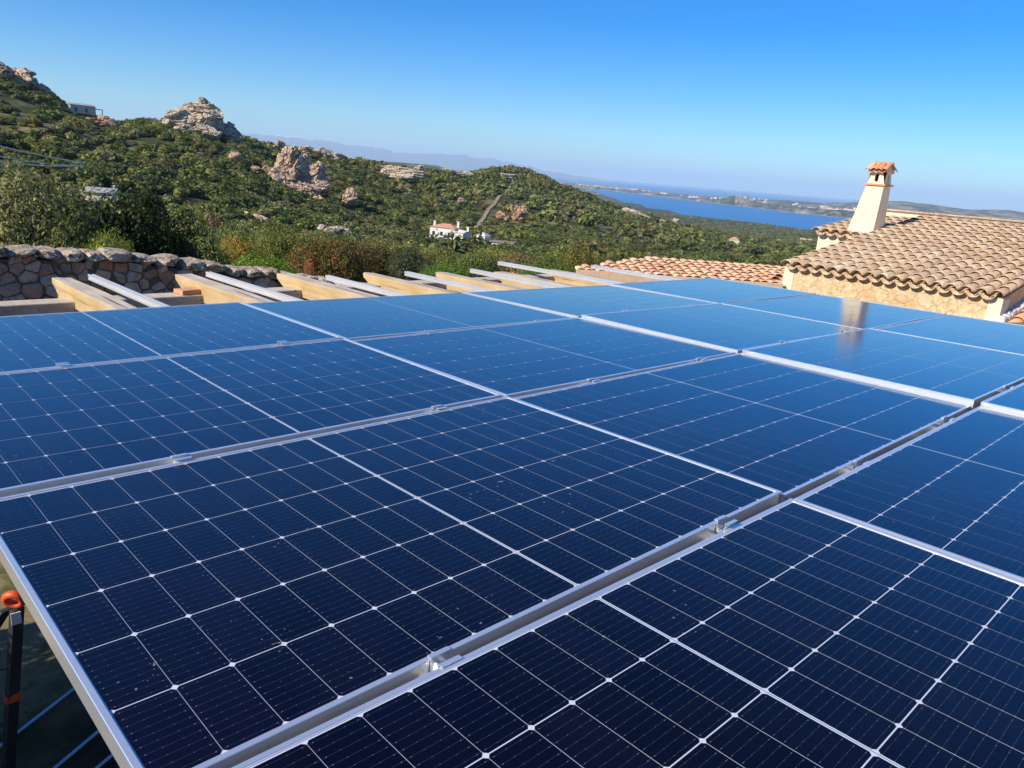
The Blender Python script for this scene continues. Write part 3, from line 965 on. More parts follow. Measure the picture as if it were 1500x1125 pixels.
# ------------------------------------------------------------------ roof tiles
def tile_roof(mb, org, across, up, ncol, nrow, pitch, expo, mi=0, jit=.004, seed=1, len_=.42, rad=None, channel=True, arch=.82):
    """barrel tiles: rows of covers over channels; `up` points up the slope, `across` along the eave"""
    rd = random.Random(seed)
    org, across, up = Vector(org), Vector(across).normalized(), Vector(up).normalized()
    nrm = across.cross(up).normalized()
    if nrm.z < 0: nrm = -nrm
    rad = rad or pitch * .46
    seg = 7
    for c in range(ncol):
        for r in range(nrow):
            for kind in ((0, 1) if channel else (0,)):
                if kind == 1 and c == ncol - 1: continue
                o = org + across * (pitch * (c + .5 + (.5 if kind else 0)) + rd.uniform(-jit, jit)) + up * (r * expo + rd.uniform(-jit, jit) * 1.5)
                yaw = rd.uniform(-.025, .025)
                vs = []
                for e, (d, rr0, lift) in enumerate(((0, rad * 1.06, .022), (len_, rad * .84, 0.0))):
                    for th_, off in ((0, 0), (1, .013)):
                        for k in range(seg + 1):
                            a = math.pi * k / seg
                            ro = rr0 - off
                            x = -math.cos(a) * ro; z = math.sin(a) * ro * arch
                            if kind: z = -z + rad * .42; 
                            zl = z + (lift if kind == 0 else lift * .6) - (.03 if kind else 0)
                            vs.append(o + across * (x + yaw * d) + up * d + nrm * zl)
                n1 = seg + 1
                fs = []
                for k in range(seg):
                    fs.append((k, k + 1, 2 * n1 + k + 1, 2 * n1 + k))
                    fs.append((n1 + k, 3 * n1 + k, 3 * n1 + k + 1, n1 + k + 1))
                    fs.append((k, n1 + k, n1 + k + 1, k + 1))
                fs.append((0, 2 * n1, 3 * n1, n1)); fs.append((seg, n1 + seg, 3 * n1 + seg, 2 * n1 + seg))
                mb.add(vs, fs, mi, True)


house = empty('house', (12, 3.5, 0))
HX, HY = 12, 3.5
def hrel(p): return (p[0] - HX, p[1] - HY, p[2])
SL = .143
upv = Vector((1, 0, SL)).normalized()
mb = MB()
PT = .195
tile_roof(mb, hrel((11.90, 5.24, 2.232)), (0, -1, 0), upv, 17, 18, PT, .34, seed=4)
o = mb.build('main_roof', M['tile_old'], house)
# walls
mb = MB()
def wallbox(mb, x0, x1, y0, y1, z0, z1, mi=0): mb.box(x0 - HX, x1 - HX, y0 - HY, y1 - HY, z0, z1, mi)
y_hi, y_lo = 5.19, 1.95
b_ = [hrel((12.0, y_lo, -.4)), hrel((18.2, y_lo, -.4)), hrel((18.2, y_hi, -.4)), hrel((12.0, y_hi, -.4))]
t_ = [hrel((12.0, y_lo, 2.215)), hrel((18.2, y_lo, 2.215 + 6.2 * SL)), hrel((18.2, y_hi, 2.215 + 6.2 * SL)), hrel((12.0, y_hi, 2.215))]
mb.hexa(b_, t_)
mb.build('stone_wall_body', M['ashlar'], house)
for ya, yb in ((5.02, 5.2), (1.94, 2.12)):     # plastered corners
    mb = MB(); wallbox(mb, 11.988, 12.35, ya, yb, -.4, 2.205)
    o = mb.build('corner_stone', M['plaster'], house); bevel(o, .01)
mb = MB()     # ridge parapet
mb.box(18.22 - HX, 18.42 - HX, -8 - HY, 6.6 - HY, 2.4, 3.185)
mb.build('parapet', M['plaster'], house)
mb = MB()
rd = random.Random(9)
y = 6.6
while y > -8:
    l_ = rd.uniform(.34, .40)
    mb.hexa([(18.16 - HX, y - l_ - HY, 3.187), (18.48 - HX, y - l_ - HY, 3.187), (18.48 - HX, y - HY, 3.187), (18.16 - HX, y - HY, 3.187)],
            [(18.16 - HX, y - l_ - HY, 3.215 + rd.uniform(0, .012)), (18.48 - HX, y - l_ - HY, 3.215), (18.48 - HX, y - HY, 3.215), (18.16 - HX, y - HY, 3.215 + rd.uniform(0, .012))])
    y -= l_ + .004
mb.build('coping_tiles', M['tile_old'], house)
# rear wing
mb = MB()
b_ = [hrel((15.45, 5.21, -.4)), hrel((18.2, 5.21, -.4)), hrel((18.2, 6.30, -.4)), hrel((15.45, 6.30, -.4))]
t_ = [hrel((15.45, 5.21, 2.66)), hrel((18.2, 5.21, 3.00)), hrel((18.2, 6.30, 3.00)), hrel((15.45, 6.30, 2.66))]
mb.hexa(b_, t_)
mb.build('rear_wing_wall', M['plaster'], house)
mb = MB()
tile_roof(mb, hrel((15.32, 6.42, 2.665)), (0, -1, 0), Vector((1, 0, .125)), 6, 8, .205, .36, seed=14)
mb.build('rear_wing_roof', M['tile_old'], house)
mb = MB(); mb.tube(hrel((15.25, 5.56, 2.545)), hrel((15.6, 5.56, 2.56)), .055, .05, 10); mb.tube(hrel((15.249, 5.56, 2.545)), hrel((15.25, 5.56, 2.545)), .042, .042, 10, 1)  # near-black disc on the end paints the shaded hollow of the spout
mb.build('gutter_spout', [M['tile_new'], M['dark']], house)
# chimney
ch = empty('chimney', hrel((15.44, 5.27, 2.5))); ch.parent = house
CX, CY, CZ0 = 15.44, 5.27, 2.5
def cbox(mb, x0, x1, y0, y1, z0, z1, mi=0): mb.box(x0 - CX, x1 - CX, y0 - CY, y1 - CY, z0 - CZ0, z1 - CZ0, mi)
mb = MB()
def q4(x0, x1, y0, y1, z): return [(x0 - CX, y0 - CY, z - CZ0), (x1 - CX, y0 - CY, z - CZ0), (x1 - CX, y1 - CY, z - CZ0), (x0 - CX, y1 - CY, z - CZ0)]
mb.hexa(q4(15.43, 16.05, 5.23, 5.82, 2.35), q4(15.56, 15.92, 5.235, 5.58, 3.665))
o = mb.build('stack', M['plaster'], ch); bevel(o, .012)
mb = MB(); cbox(mb, 15.525, 15.955, 5.20, 5.615, 3.668, 3.70); mb_o = mb.build('brick_collar', M['tile_new'], ch); bevel(mb_o, .004)
# head with arched openings on four sides
mb = MB()
x0, x1, y0, y1, z0, z1 = 15.57, 15.91, 5.245, 5.57, 3.703, 3.93
xc, yc = (x0 + x1) / 2, (y0 + y1) / 2
def face_with_hole(mb, org, ux, uw, zlo, zhi, inward):
    """a wall panel with an arched opening, and the jambs of the opening"""
    org, ux, inward = Vector(org), Vector(ux), Vector(inward)
    hw, zb, zt = .038, zlo + .035, zhi - .035
    arc = []
    for k in range(17):
        a = 2 * math.pi * k / 16
        cx_ = uw / 2 + hw * math.cos(a)
        cz_ = (zt - hw if math.sin(a) >= 0 else zb + hw) + hw * math.sin(a)
        arc.append((cx_, cz_))
    arc = arc[:16]
    outer = []
    for (a_, b_) in arc:
        dx, dz = a_ - uw / 2, b_ - (zlo + zhi) / 2
        s_ = min((uw / 2) / abs(dx) if abs(dx) > 1e-6 else 1e9, ((zhi - zlo) / 2) / abs(dz) if abs(dz) > 1e-6 else 1e9)
        outer.append((uw / 2 + dx * s_, (zlo + zhi) / 2 + dz * s_))
    def P3(t, dpt=0): return org + ux * t[0] + Vector((0, 0, t[1])) + inward * dpt
    n = 16
    vs = [P3(t) for t in arc] + [P3(t) for t in outer] + [P3(t, .05) for t in arc]
    mb.add(vs, [(k, (k + 1) % n, n + (k + 1) % n, n + k) for k in range(n)] + [(k, 2 * n + k, 2 * n + (k + 1) % n, (k + 1) % n) for k in range(n)], 0)
    cs = [P3((0, zlo)), P3((uw, zlo)), P3((uw, zhi)), P3((0, zhi))]
    for k in range(n):
        a_, b_ = outer[k], outer[(k + 1) % n]
        if abs(a_[0] - b_[0]) > 1e-5 and abs(a_[1] - b_[1]) > 1e-5:
            cn = (uw if (a_[0] + b_[0]) / 2 > uw / 2 else 0, zhi if (a_[1] + b_[1]) / 2 > (zlo + zhi) / 2 else zlo)
            mb.add([P3(a_), P3(b_), P3(cn)], [(0, 1, 2)], 0)
face_with_hole(mb, (x0 - CX, y0 - CY, -CZ0), (0, 1, 0), y1 - y0, z0, z1, (1, 0, 0))
face_with_hole(mb, (x1 - CX, y0 - CY, -CZ0), (0, 1, 0), y1 - y0, z0, z1, (-1, 0, 0))
face_with_hole(mb, (x0 - CX, y0 - CY, -CZ0), (1, 0, 0), x1 - x0, z0, z1, (0, 1, 0))
face_with_hole(mb, (x0 - CX, y1 - CY, -CZ0), (1, 0, 0), x1 - x0, z0, z1, (0, -1, 0))
cbox(mb, x0 + .05, x1 - .05, y0 + .05, y1 - .05, z0, z0 + .01)
cbox(mb, x0 + .10, x1 - .10, y0 + .10, y1 - .10, z0 + .011, z1, 1)  # near-black block fills the head behind its openings
mb.build('head', [M['plaster'], M['dark']], ch)
mb = MB()
# gable: ridge along y, triangles facing the ends
rz = 4.075
cbox(mb, x0 - .03, x1 + .03, y0 - .02, y1 + .02, 3.932, 3.955)
mb.add([(x0 + .02 - CX, y0 - .0 - CY, 3.956 - CZ0), (x1 - .02 - CX, y0 - CY, 3.956 - CZ0), (xc - CX, y0 - CY, rz - .02 - CZ0),
        (x0 + .02 - CX, y1 - CY, 3.956 - CZ0), (x1 - .02 - CX, y1 - CY, 3.956 - CZ0), (xc - CX, y1 - CY, rz - .02 - CZ0)],
       [(0, 1, 2), (3, 5, 4), (0, 3, 4, 1), (1, 4, 5, 2), (2, 5, 3, 0)])
mb.build('gable', M['plaster'], ch)
mb = MB()
for sg in (1, -1):
    up_ = Vector((sg * 1, 0, .62)).normalized()
    ox = xc - sg * .26
    tile_roof(mb, (ox - CX, (y1 + .035 if sg > 0 else y1 + .035) - CY, 3.935 - CZ0), (0, -1, 0), up_, 4, 1, .1, .3, seed=3 + sg, len_=.30, rad=.055)
mb.tube((xc - CX, y0 - .04 - CY, rz + .01 - CZ0), (xc - CX, y1 + .04 - CY, rz + .01 - CZ0), .04, .036, 8)
mb.build('cap_tiles', M['tile_new'], ch)
tag(house, 'tiled stone house with a tapering cream chimney beyond the solar panels', 'house')
# veranda roof on the right of the house
mb = MB()
tile_roof(mb, hrel((11.35, 2.32, 1.70)), (0, -1, 0), Vector((1, 0, .17)), 22, 13, .21, .34, seed=24)
mb.build('veranda_roof', M['tile_new'], house)
mb = MB()
rd = random.Random(2)
for k in range(26):        # thick pale mortar fillet against the walls
    x = 12.02 + k * .16; z = 1.80 + (x - 11.35) * .17
    stone(mb, hrel((x, 1.92, z - .01)), (.11, .05 + rd.uniform(0, .03), .05 + rd.uniform(0, .03)), rd, 0, 3)
for k in range(5):
    y = 2.42 - k * .12
    stone(mb, hrel((11.96, y, 1.82)), (.05 + rd.uniform(0, .03), .085, .05 + rd.uniform(0, .03)), rd, 0, 3)
mb.build('mortar_fillet', M['mortar'], house)
mb = MB(); mb.hexa([hrel((11.5, -2.3, -.4)), hrel((18.0, -2.3, -.4)), hrel((18.0, 1.93, -.4)), hrel((11.5, 1.93, -.4))], [hrel((11.5, -2.3, 1.60)), hrel((18.0, -2.3, 2.70)), hrel((18.0, 1.93, 2.70)), hrel((11.5, 1.93, 1.60))])
mb.build('veranda_wall', M['plaster'], house)

# low outbuilding with the flat pink tiled roof, set at an angle to the house
DO, PO = Vector((.775, -.632, 0)), Vector((.632, .775, 0))
lb = empty('outbuilding', (10.8, 6.6, 0)); LO = Vector((10.8, 6.6, 0))


def ob(s_, t_, z=0.0, dz=0.0):
    p = DO * s_ + PO * t_ - LO; p.z = (z if z else 1.9 + .1 * (t_ - 11.56)) + dz
    return p


mb = MB()
up_o = (PO + Vector((0, 0, .1))).normalized()
for c in range(27):
    s_ = 2.45 + c * .165
    for r_ in range(7):
        t_ = 11.48 + r_ * .205
        if t_ > 11.45 + (s_ - 2.3) * .85: continue
        p = DO * (s_ + .08) + PO * t_
        if p.x > 11.85 and p.y < 5.35: continue
        one = MB(); tile_roof(one, ob(s_, t_), DO, up_o, 1, 1, .165, .2, seed=c * 31 + r_, len_=.30, rad=.082, channel=False, jit=.018, arch=.55)
        mb.add(one.v, one.f, 0, True)
mb.build('cover_tiles', M['tile_pink'], lb)
mb = MB()
pl = [(2.5, 11.47), (6.0, 11.47), (6.9, 12.85), (4.25, 12.85)]
mb.hexa([ob(a, b, dz=-.02) for a, b in pl], [ob(a, b, dz=.0) for a, b in pl])
mb.build('channel_bed', M['tile_pink'], lb)
mb = MB()
mb.hexa([ob(2.45, 11.43, dz=-.10), ob(5.95, 11.43, dz=-.10), ob(5.95, 11.465, dz=-.10), ob(2.45, 11.465, dz=-.10)],
        [ob(2.45, 11.43, dz=.045), ob(5.95, 11.43, dz=.045), ob(5.95, 11.465, dz=.045), ob(2.45, 11.465, dz=.045)])
mb.build('fascia', M['tile_pink'], lb)
for k in range(8):
    c_ = 2.75 + .42 * k
    mb = MB(); mb.hexa([ob(c_ - .035, 11.44, dz=-.17), ob(c_ + .035, 11.44, dz=-.17), ob(c_ + .035, 11.75, dz=-.20), ob(c_ - .035, 11.75, dz=-.20)],
                       [ob(c_ - .035, 11.44, dz=-.105), ob(c_ + .035, 11.44, dz=-.105), ob(c_ + .035, 11.75, dz=-.135), ob(c_ - .035, 11.75, dz=-.135)])
    mb.build('rafter_end', M['wood_top'], lb)
mb = MB()
pl = [(2.7, 11.62), (5.7, 11.62), (6.6, 12.75), (4.2, 12.75)]
mb.hexa([ob(a, b, z=-3.0) for a, b in pl], [ob(a, b, dz=-.03) for a, b in pl])
mb.build('wall', M['plaster'], lb)
mb = MB()      # back slope of the roof
pl = [(4.25, 12.86), (6.9, 12.86), (6.9, 14.2), (2.6, 14.2)]
mb.hexa([ob(4.25, 12.86, dz=-.04), ob(6.9, 12.86, dz=-.04), ob(6.9, 14.0, z=1.82), ob(4.6, 14.0, z=1.82)], [ob(4.25, 12.86, dz=.0), ob(6.9, 12.86, dz=.0), ob(6.9, 14.0, z=1.85), ob(4.6, 14.0, z=1.85)])
mb.build('back_slope', M['tile_pink'], lb)
tag(lb, 'low outbuilding with a flat pink and cream tiled roof beside the panels', 'outbuilding')

# ------------------------------------------------------------------ rock outcrops
def boulder_pts(dims, seed, sub=5, cuts=9, rough=.10):
    rd = random.Random(seed)
    bm = bmesh.new(); bmesh.ops.create_icosphere(bm, subdivisions=sub, radius=1)
    pl = []
    for k in range(cuts):
        n_ = Vector((rd.gauss(0, 1), rd.gauss(0, 1), rd.gauss(0, .8))).normalized(); pl.append((n_, rd.uniform(.55, .86)))
    off = Vector((rd.uniform(0, 90), rd.uniform(0, 90), rd.uniform(0, 90)))
    vs = []
    for v in bm.verts:
        p = v.co.copy()
        for n_, d in pl:
            t = p.dot(n_)
            if t > d: p -= n_ * (t - d) * .92
        p *= 1 + .6 * rough * mnoise.fractal(p * 1.3 + off, 1.0, 2.0, 4)
        vd, vp = mnoise.voronoi(Vector((p.x * 1.5, p.y * 1.5, p.z * 2.3)) + off)
        p *= 1 - .22 * max(0, 1 - (vd[1] - vd[0]) / .12) + .13 * math.sin(vp[0].x * 91.7 + vp[0].z * 37.3)
        vd, vp = mnoise.voronoi(Vector((p.x * 4.1, p.y * 4.1, p.z * 5.3)) + off)
        p *= 1 - .05 * max(0, 1 - (vd[1] - vd[0]) / .16) + .03 * math.sin(vp[0].x * 91.7)
        vs.append(Vector((p.x * dims[0], p.y * dims[1], p.z * dims[2])))
    fs = [[v.index for v in f.verts] for f in bm.faces]
    bm.free()
    return vs, fs


def outcrop(name, label, cat, az, r, blocks, mat, dz=0.0, group=None, smooth=False):
    """blocks: (sideways m, away m, up m, (w, d, h), tilt)"""
    base = at(az, r, dz)
    mb = MB()
    fw = Vector((math.cos(R(az)), math.sin(R(az)), 0)); rt = Vector((fw.y, -fw.x, 0))
    for k, (sx_, sy_, sz_, dm, tilt) in enumerate(blocks):
        vs, fs = boulder_pts(dm, hash_(name + label) + k * 13)
        rot = Matrix.Rotation(R(tilt), 3, 'Y')
        out = []
        for v in vs:
            v = rot @ v
            out.append(rt * (v.x + sx_) + fw * (v.y + sy_) + Vector((0, 0, v.z + sz_)))
        mb.add(out, fs, 0, smooth)
    o = mb.build(name, mat); o.location = base
    tag(o, label, cat, group)
    return o


def hash_(s):
    h = 7
    for c in s: h = (h * 31 + ord(c)) % 99991
    return h


def px2m(px, r): return px / 1112.0 * r


G, GP, GO = M['granite'], M['granite_pale'], M['granite_orange']
# rocky summit
r = 385
u = px2m(1, r)
outcrop('rocky_summit', 'pale granite summit crowned by a small knob on the hill skyline', 'rock', 67.9, r, [
    (0, 4, 12 * u, (38 * u, 8, 20 * u), 4), (-26 * u, 0, 10 * u, (30 * u, 8, 15 * u), -14), (14 * u, -1, 14 * u, (26 * u, 7, 19 * u), 16), (36 * u, 2, 2 * u, (26 * u, 7, 12 * u), 26),
    (-4 * u, 3, 26 * u, (22 * u, 6, 11 * u), -6), (12 * u, 3, 28 * u, (15 * u, 5, 11 * u), 10), (6 * u, 3, 38 * u, (8 * u, 4, 6 * u), 0), (-42 * u, 2, 4 * u, (18 * u, 6, 9 * u), 0), (10 * u, -6, 0, (20 * u, 6, 9 * u), 10), (-14 * u, -6, -2 * u, (22 * u, 6, 9 * u), -5)], GP, 2.0)
r = 395; u = px2m(1, r)
outcrop('rocky_ridge', 'tan rock face at the top of the hill at the left edge', 'rock', 78.6, r, [
    (-6 * u, 0, -4 * u, (22 * u, 9, 16 * u), 25), (14 * u, 0, -6 * u, (18 * u, 9, 12 * u), 30), (32 * u, 1, -16 * u, (18 * u, 7, 9 * u), 30), (-26 * u, 0, -4 * u, (18 * u, 9, 16 * u), 10), (4 * u, -14, -32 * u, (30 * u, 6, 10 * u), 20), (-24 * u, -14, -34 * u, (16 * u, 6, 12 * u), 0)], G, 2)
outcrop('boulder', 'round boulder perched on the ridge above the left rock face', 'boulder', 77.75, 402, [(0, 0, 6 * u, (9 * u, 4, 8 * u), 0), (8 * u, 1, 8 * u, (8 * u, 3, 5 * u), 20)], G, 2.5)
r = 370; u = px2m(1, r)
outcrop('rock_outcrop', 'long low orange rock band on the ridge left of the summit', 'rock', 73.2, r, [(0, 0, 0, (24 * u, 5, 12 * u), 14), (20 * u, 0, -6 * u, (22 * u, 5, 10 * u), 10), (-16 * u, 0, 4 * u, (14 * u, 5, 6 * u), 0)], GO, 2)
r = 300; u = px2m(1, r)
outcrop('rock_outcrop', 'large jagged pinkish crag in the middle of the hillside', 'rock', 61.25, r, [
    (-20 * u, 0, 26 * u, (13 * u, 4, 22 * u), 28), (-4 * u, 0, 18 * u, (18 * u, 5, 20 * u), 20), (12 * u, 1, 10 * u, (20 * u, 5, 20 * u), 15), (-22 * u, -1, 2 * u, (24 * u, 5, 16 * u), 20), (2 * u, -2, -8 * u, (26 * u, 5, 14 * u), 24), (24 * u, 0, -2 * u, (14 * u, 4, 16 * u), 0), (20 * u, -3, -22 * u, (16 * u, 4, 9 * u), 10)], G, 4.2)
outcrop('rock_outcrop', 'small tan rocks scattered left of the large jagged crag', 'rock', 63.6, 310, [(0, 0, 0, (9 * u, 3, 7 * u), 0), (-14 * u, 0, 0, (10 * u, 3, 5 * u), 0), (14 * u, 0, -2 * u, (8 * u, 3, 6 * u), 0)], G, 3.4)
outcrop('boulder', 'single tan rock on the slope below the rocky summit', 'boulder', 65.7, 300, [(0, 0, 0, (9 * u, 3, 7 * u), 10)], G, 3.6)
outcrop('boulder', 'tall squared boulder on the slope right of the large crag', 'boulder', 57.9, 300, [(0, 0, 6 * u, (10 * u, 3, 13 * u), -12), (-5 * u, 0, 2 * u, (8 * u, 3, 9 * u), 0)], G, 3.0)
r = 480; u = px2m(1, r)
outcrop('boulder', 'dome shaped grey boulder alone on the skyline', 'boulder', 62.8, 475, [(0, 0, 4 * u, (9 * u, 5, 8 * u), 0), (8 * u, 0, 0, (6 * u, 4, 5 * u), 0)], GP, 2.6)
outcrop('rock_outcrop', 'pale grey rock pile on the skyline right of the dome boulder', 'rock', 60.6, 490, [(-8 * u, 0, 4 * u, (10 * u, 5, 7 * u), 0), (4 * u, 0, 2 * u, (12 * u, 5, 6 * u), 10), (18 * u, 0, 2 * u, (12 * u, 6, 7 * u), 15), (30 * u, 0, -2 * u, (12 * u, 6, 5 * u), 22), (12 * u, 0, 6 * u, (6 * u, 3, 4 * u), 0)], GP, 2.2)
r = 540; u = px2m(1, r)
outcrop('rock_outcrop', 'broad smooth cream rock slab near the skyline, middle of the view', 'rock', 54.3, 520, [(0, 0, 2 * u, (32 * u, 8, 9 * u), 2), (18 * u, 0, 3 * u, (16 * u, 6, 7 * u), 4), (-20 * u, 0, 0, (12 * u, 6, 6 * u), 0)], M['granite_pale'], 4.5)
outcrop('rock_outcrop', 'distant grey rocks on the skyline behind the cream slab', 'rock', 51.2, 640, [(0, 0, 2 * u, (16 * u, 6, 5 * u), 0), (20 * u, 0, 0, (14 * u, 6, 4 * u), 4), (-40 * u, 0, 2 * u, (12 * u, 6, 6 * u), 0), (36 * u, 0, 0, (12 * u, 6, 4 * u), 4)], GP, 3.5)
r = 430; u = px2m(1, r)
outcrop('rock_outcrop', 'orange rock face on the front of the right hand hill', 'rock', 45.7, 400, [(0, 0, 0, (11 * u, 4, 12 * u), 25), (-6 * u, 0, 8 * u, (8 * u, 3, 7 * u), 10)], GO, 3.6)
outcrop('rock_outcrop', 'smaller orange rock left of the orange rock face', 'rock', 47.1, 385, [(0, 0, 0, (8 * u, 3, 6 * u), 0), (9 * u, 0, -3 * u, (6 * u, 3, 5 * u), 0)], GO, 3.2)
outcrop('boulder', 'tiny tan rock among scrub above the white villa', 'boulder', 50.0, 420, [(0, 0, 0, (5 * u, 3, 4 * u), 0)], G, 3.4)
r = 900; u = px2m(1, r)
outcrop('rock_outcrop', 'pale rocks along the descending ridge before the bay', 'rock', 37.4, 730, [(0, 0, 0, (14 * u, 8, 4 * u), 12), (14 * u, 0, -4 * u, (12 * u, 8, 4 * u), 12), (30 * u, 0, -8 * u, (12 * u, 8, 4 * u), 10)], GP, 3)
outcrop('rock_outcrop', 'pale rounded rock at the end of the descending ridge', 'rock', 34.4, 900, [(0, 0, 0, (9 * u, 7, 5 * u), 0)], GP, 5)
outcrop('rock_outcrop', 'pinkish rocks on the plain right of the winding road', 'rock', 25.4, 1400, [(0, 0, 0, (12, 7, 5), 0), (12, 0, 0, (9, 7, 5), 0)], GP, 3)
outcrop('boulder', 'whitish rocks among the bushes near the valley floor', 'boulder', 59.2, 160, [(0, 0, 0, (2.6, 1.2, .9), 5), (2.6, .4, -.2, (1.6, 1, .8), 10), (-1.8, .2, .3, (1.2, .9, .7), 0)], GP, 2.2)


def patch(name, label, cat, az, r, w_, d_, mat, dz, tilt=0, kind='structure'):
    """bare bank of soil that faces the valley"""
    vs, fs = boulder_pts((w_, d_, d_ * .45), hash_(label))
    fw = Vector((math.cos(R(az)), math.sin(R(az)), 0)); rt = Vector((fw.y, -fw.x, 0))
    rot = Matrix.Rotation(R(tilt), 3, 'Y')
    mb = MB(); mb.add([rt * (rot @ v).x + fw * (rot @ v).y + Vector((0, 0, (rot @ v).z)) for v in vs], fs, 0, True)
    o = mb.build(name, mat); o.location = at(az, r, dz)
    tag(o, label, cat, kind=kind)


patch('bare_soil', 'bare sandy bank on the hillside above the bushes', None, 64.4, 165, 3.6, 2.2, M['sand'], 1.2, 14)
patch('bare_soil', 'bare sandy bank behind the bush at the left edge', None, 77.9, 120, 2.6, 2.2, M['sand'], 1.6, 12)


def strip(name, label, pts, wd, mat, dz=.6, n=60):
    """a path or road draped over the ground"""
    P = [at(a, r_) for a, r_ in pts]
    seg = []
    for k in range(len(P) - 1):
        for t in range(n // (len(P) - 1)):
            f_ = t / (n // (len(P) - 1)); seg.append(P[k].lerp(P[k + 1], f_))
    seg.append(P[-1])
    mb = MB(); vs = []
    for k, p in enumerate(seg):
        d = (seg[min(k + 1, len(seg) - 1)] - seg[max(k - 1, 0)]); d.z = 0; d.normalize()
        s_ = Vector((d.y, -d.x, 0)) * wd / 2
        for q_ in (p - s_, p + s_): vs.append((q_.x, q_.y, float(H(q_.x, q_.y)) + dz))
    mb.add(vs, [(2 * k, 2 * k + 1, 2 * k + 3, 2 * k + 2) for k in range(len(seg) - 1)])
    o = mb.build(name, mat); tag(o, label, kind='structure')
    return o


TRAIL = [(48.9, 330), (48.2, 400), (47.4, 480), (46.7, 560), (46.3, 640), (46.6, 690)]
ROAD = [(25.5, 1250), (27.9, 1330), (27.0, 1420), (26.2, 1520), (26.6, 1650), (27.4, 1700)]
strip('path', 'straight dirt path climbing the right hand hill', TRAIL, 2.0, simple('trodden_path', (.30, .24, .14), .95, .3, .5), .4)
strip('road', 'pale winding road on the coastal plain', ROAD, 9, M['mortar'], 1.2)

# ------------------------------------------------------------------ distant houses
def hip_roof(mb, x0, x1, y0, y1, z0, h, ov=.4, mi=0):
    x0 -= ov; x1 += ov; y0 -= ov; y1 += ov
    d = (y1 - y0) / 2
    vs = [(x0, y0, z0), (x1, y0, z0), (x1, y1, z0), (x0, y1, z0), (x0 + d, (y0 + y1) / 2, z0 + h), (x1 - d, (y0 + y1) / 2, z0 + h)]
    mb.add(vs, [(0, 1, 5, 4), (1, 2, 5), (2, 3, 4, 5), (3, 0, 4), (3, 2, 1, 0)], mi)


far_tile = simple('distant_terracotta', (.52, .27, .17), .9, .2, 1.2)
win = simple('dark_window', (.03, .035, .04), .3, .1)
root = empty('villa', at(50.75, 235, 2.2), (0, 0, R(50.9 - 90 - 25))); root.scale = (.92, .92, .88)
mb = MB(); mb.box(-5.6, 3.2, -3, 3, 0, 3.6); mb.build('wall', M['white'], root)
mb = MB(); mb.box(3.21, 6.6, -3.6, 2.2, 0, 2.5); mb.build('side_wing', M['white'], root)
mb = MB(); hip_roof(mb, -5.6, 3.2, -3, 3, 3.61, 1.25, .3); mb.build('roof', far_tile, root)
mb = MB(); mb.add([(3.0, -3.8, 2.52), (6.8, -3.8, 2.52), (6.8, 2.4, 2.52), (3.0, 2.4, 2.52), (3.0, -.6, 3.5), (6.8, -.6, 3.1)], [(0, 1, 5, 4), (4, 5, 2, 3), (0, 4, 3), (1, 2, 5), (3, 2, 1, 0)]); mb.build('roof', M['white'], root)
for x, y, z in ((-4.6, -1.5, 5.6), (2.9, .6, 5.9), (6.2, 1.2, 4.4)):
    mb = MB(); mb.box(x - .35, x + .35, y - .3, y + .3, 2, z - .2); mb.box(x - .45, x + .45, y - .4, y + .4, z - .2, z); mb.build('chimney', M['white'], root)
mb = MB(); mb.tube((3.0, .6, 5.9), (3.0, .6, 8.2), .06, .04, 6); mb.build('antenna', M['darkmetal'], root)
for x in (-4.2, -1.4, 1.4):
    mb = MB(); mb.box(x - .5, x + .5, -3.03, -2.98, 1.0, 2.2); mb.build('window', win, root)
tag(root, 'white villa with terracotta roof and three chimneys in the valley', 'villa')
root = empty('shed', at(48.2, 242, 1.9), (0, 0, R(20)))
mb = MB(); mb.box(-1.8, 1.8, -1.5, 1.5, 0, 1.9); mb.build('wall', M['white'], root)
mb = MB(); mb.add([(-2, -1.7, 1.9), (2, -1.7, 1.9), (2, 1.7, 1.9), (-2, 1.7, 1.9), (0, 0, 3.1)], [(0, 1, 4), (1, 2, 4), (2, 3, 4), (3, 0, 4), (3, 2, 1, 0)]); mb.build('roof', M['white'], root)
tag(root, 'little white hut with a pointed roof right of the villa', 'hut')
root = empty('cabin', at(46.7, 240, .9), (0, 0, R(-60)))
mb = MB(); mb.box(-3.6, 3.6, -2, 2, 0, 1.8); mb.build('wall', M['plaster'], root)
mb = MB(); mb.box(-4.0, 4.0, -2.4, 2.4, 1.8, 2.1); mb.build('roof', simple('brown_grey_roof', (.24, .20, .17), .9, .2, 1), root)
tag(root, 'low cabin with a flat brownish roof behind the white hut', 'cabin')
root = empty('boundary_stone', at(49.7, 150, .8)); mb = MB(); mb.box(-.5, .5, -.3, .3, 0, 1.5); bevel(mb.build('block', M['plaster'], root), .05)
tag(root, 'small cream masonry block standing in the scrub below the villa', 'masonry block')
root = empty('hilltop_house', at(74.85, 385, 1.2), (0, 0, R(75 - 90 + 25))); root.scale = (.85, .85, .8)
mb = MB(); mb.box(-6, 6, -3.5, 3.5, 0, 4.2); mb.build('wall', simple('greenish_grey_wall', (.46, .47, .38), .9, .1, 1), root)
mb = MB(); mb.add([(-6.4, -3.9, 4.21), (6.4, -3.9, 4.21), (6.4, 3.9, 4.21), (-6.4, 3.9, 4.21), (-6.4, 0, 5.2), (6.4, 0, 5.2)], [(0, 1, 5, 4), (4, 5, 2, 3), (0, 4, 3), (1, 2, 5), (3, 2, 1, 0)]); mb.build('roof', M['grey_roof'], root)
for x in (-3.5, 1.5):
    mb = MB(); mb.box(x - .6, x + .6, -3.54, -3.49, .8, 2.8); mb.build('window', win, root)
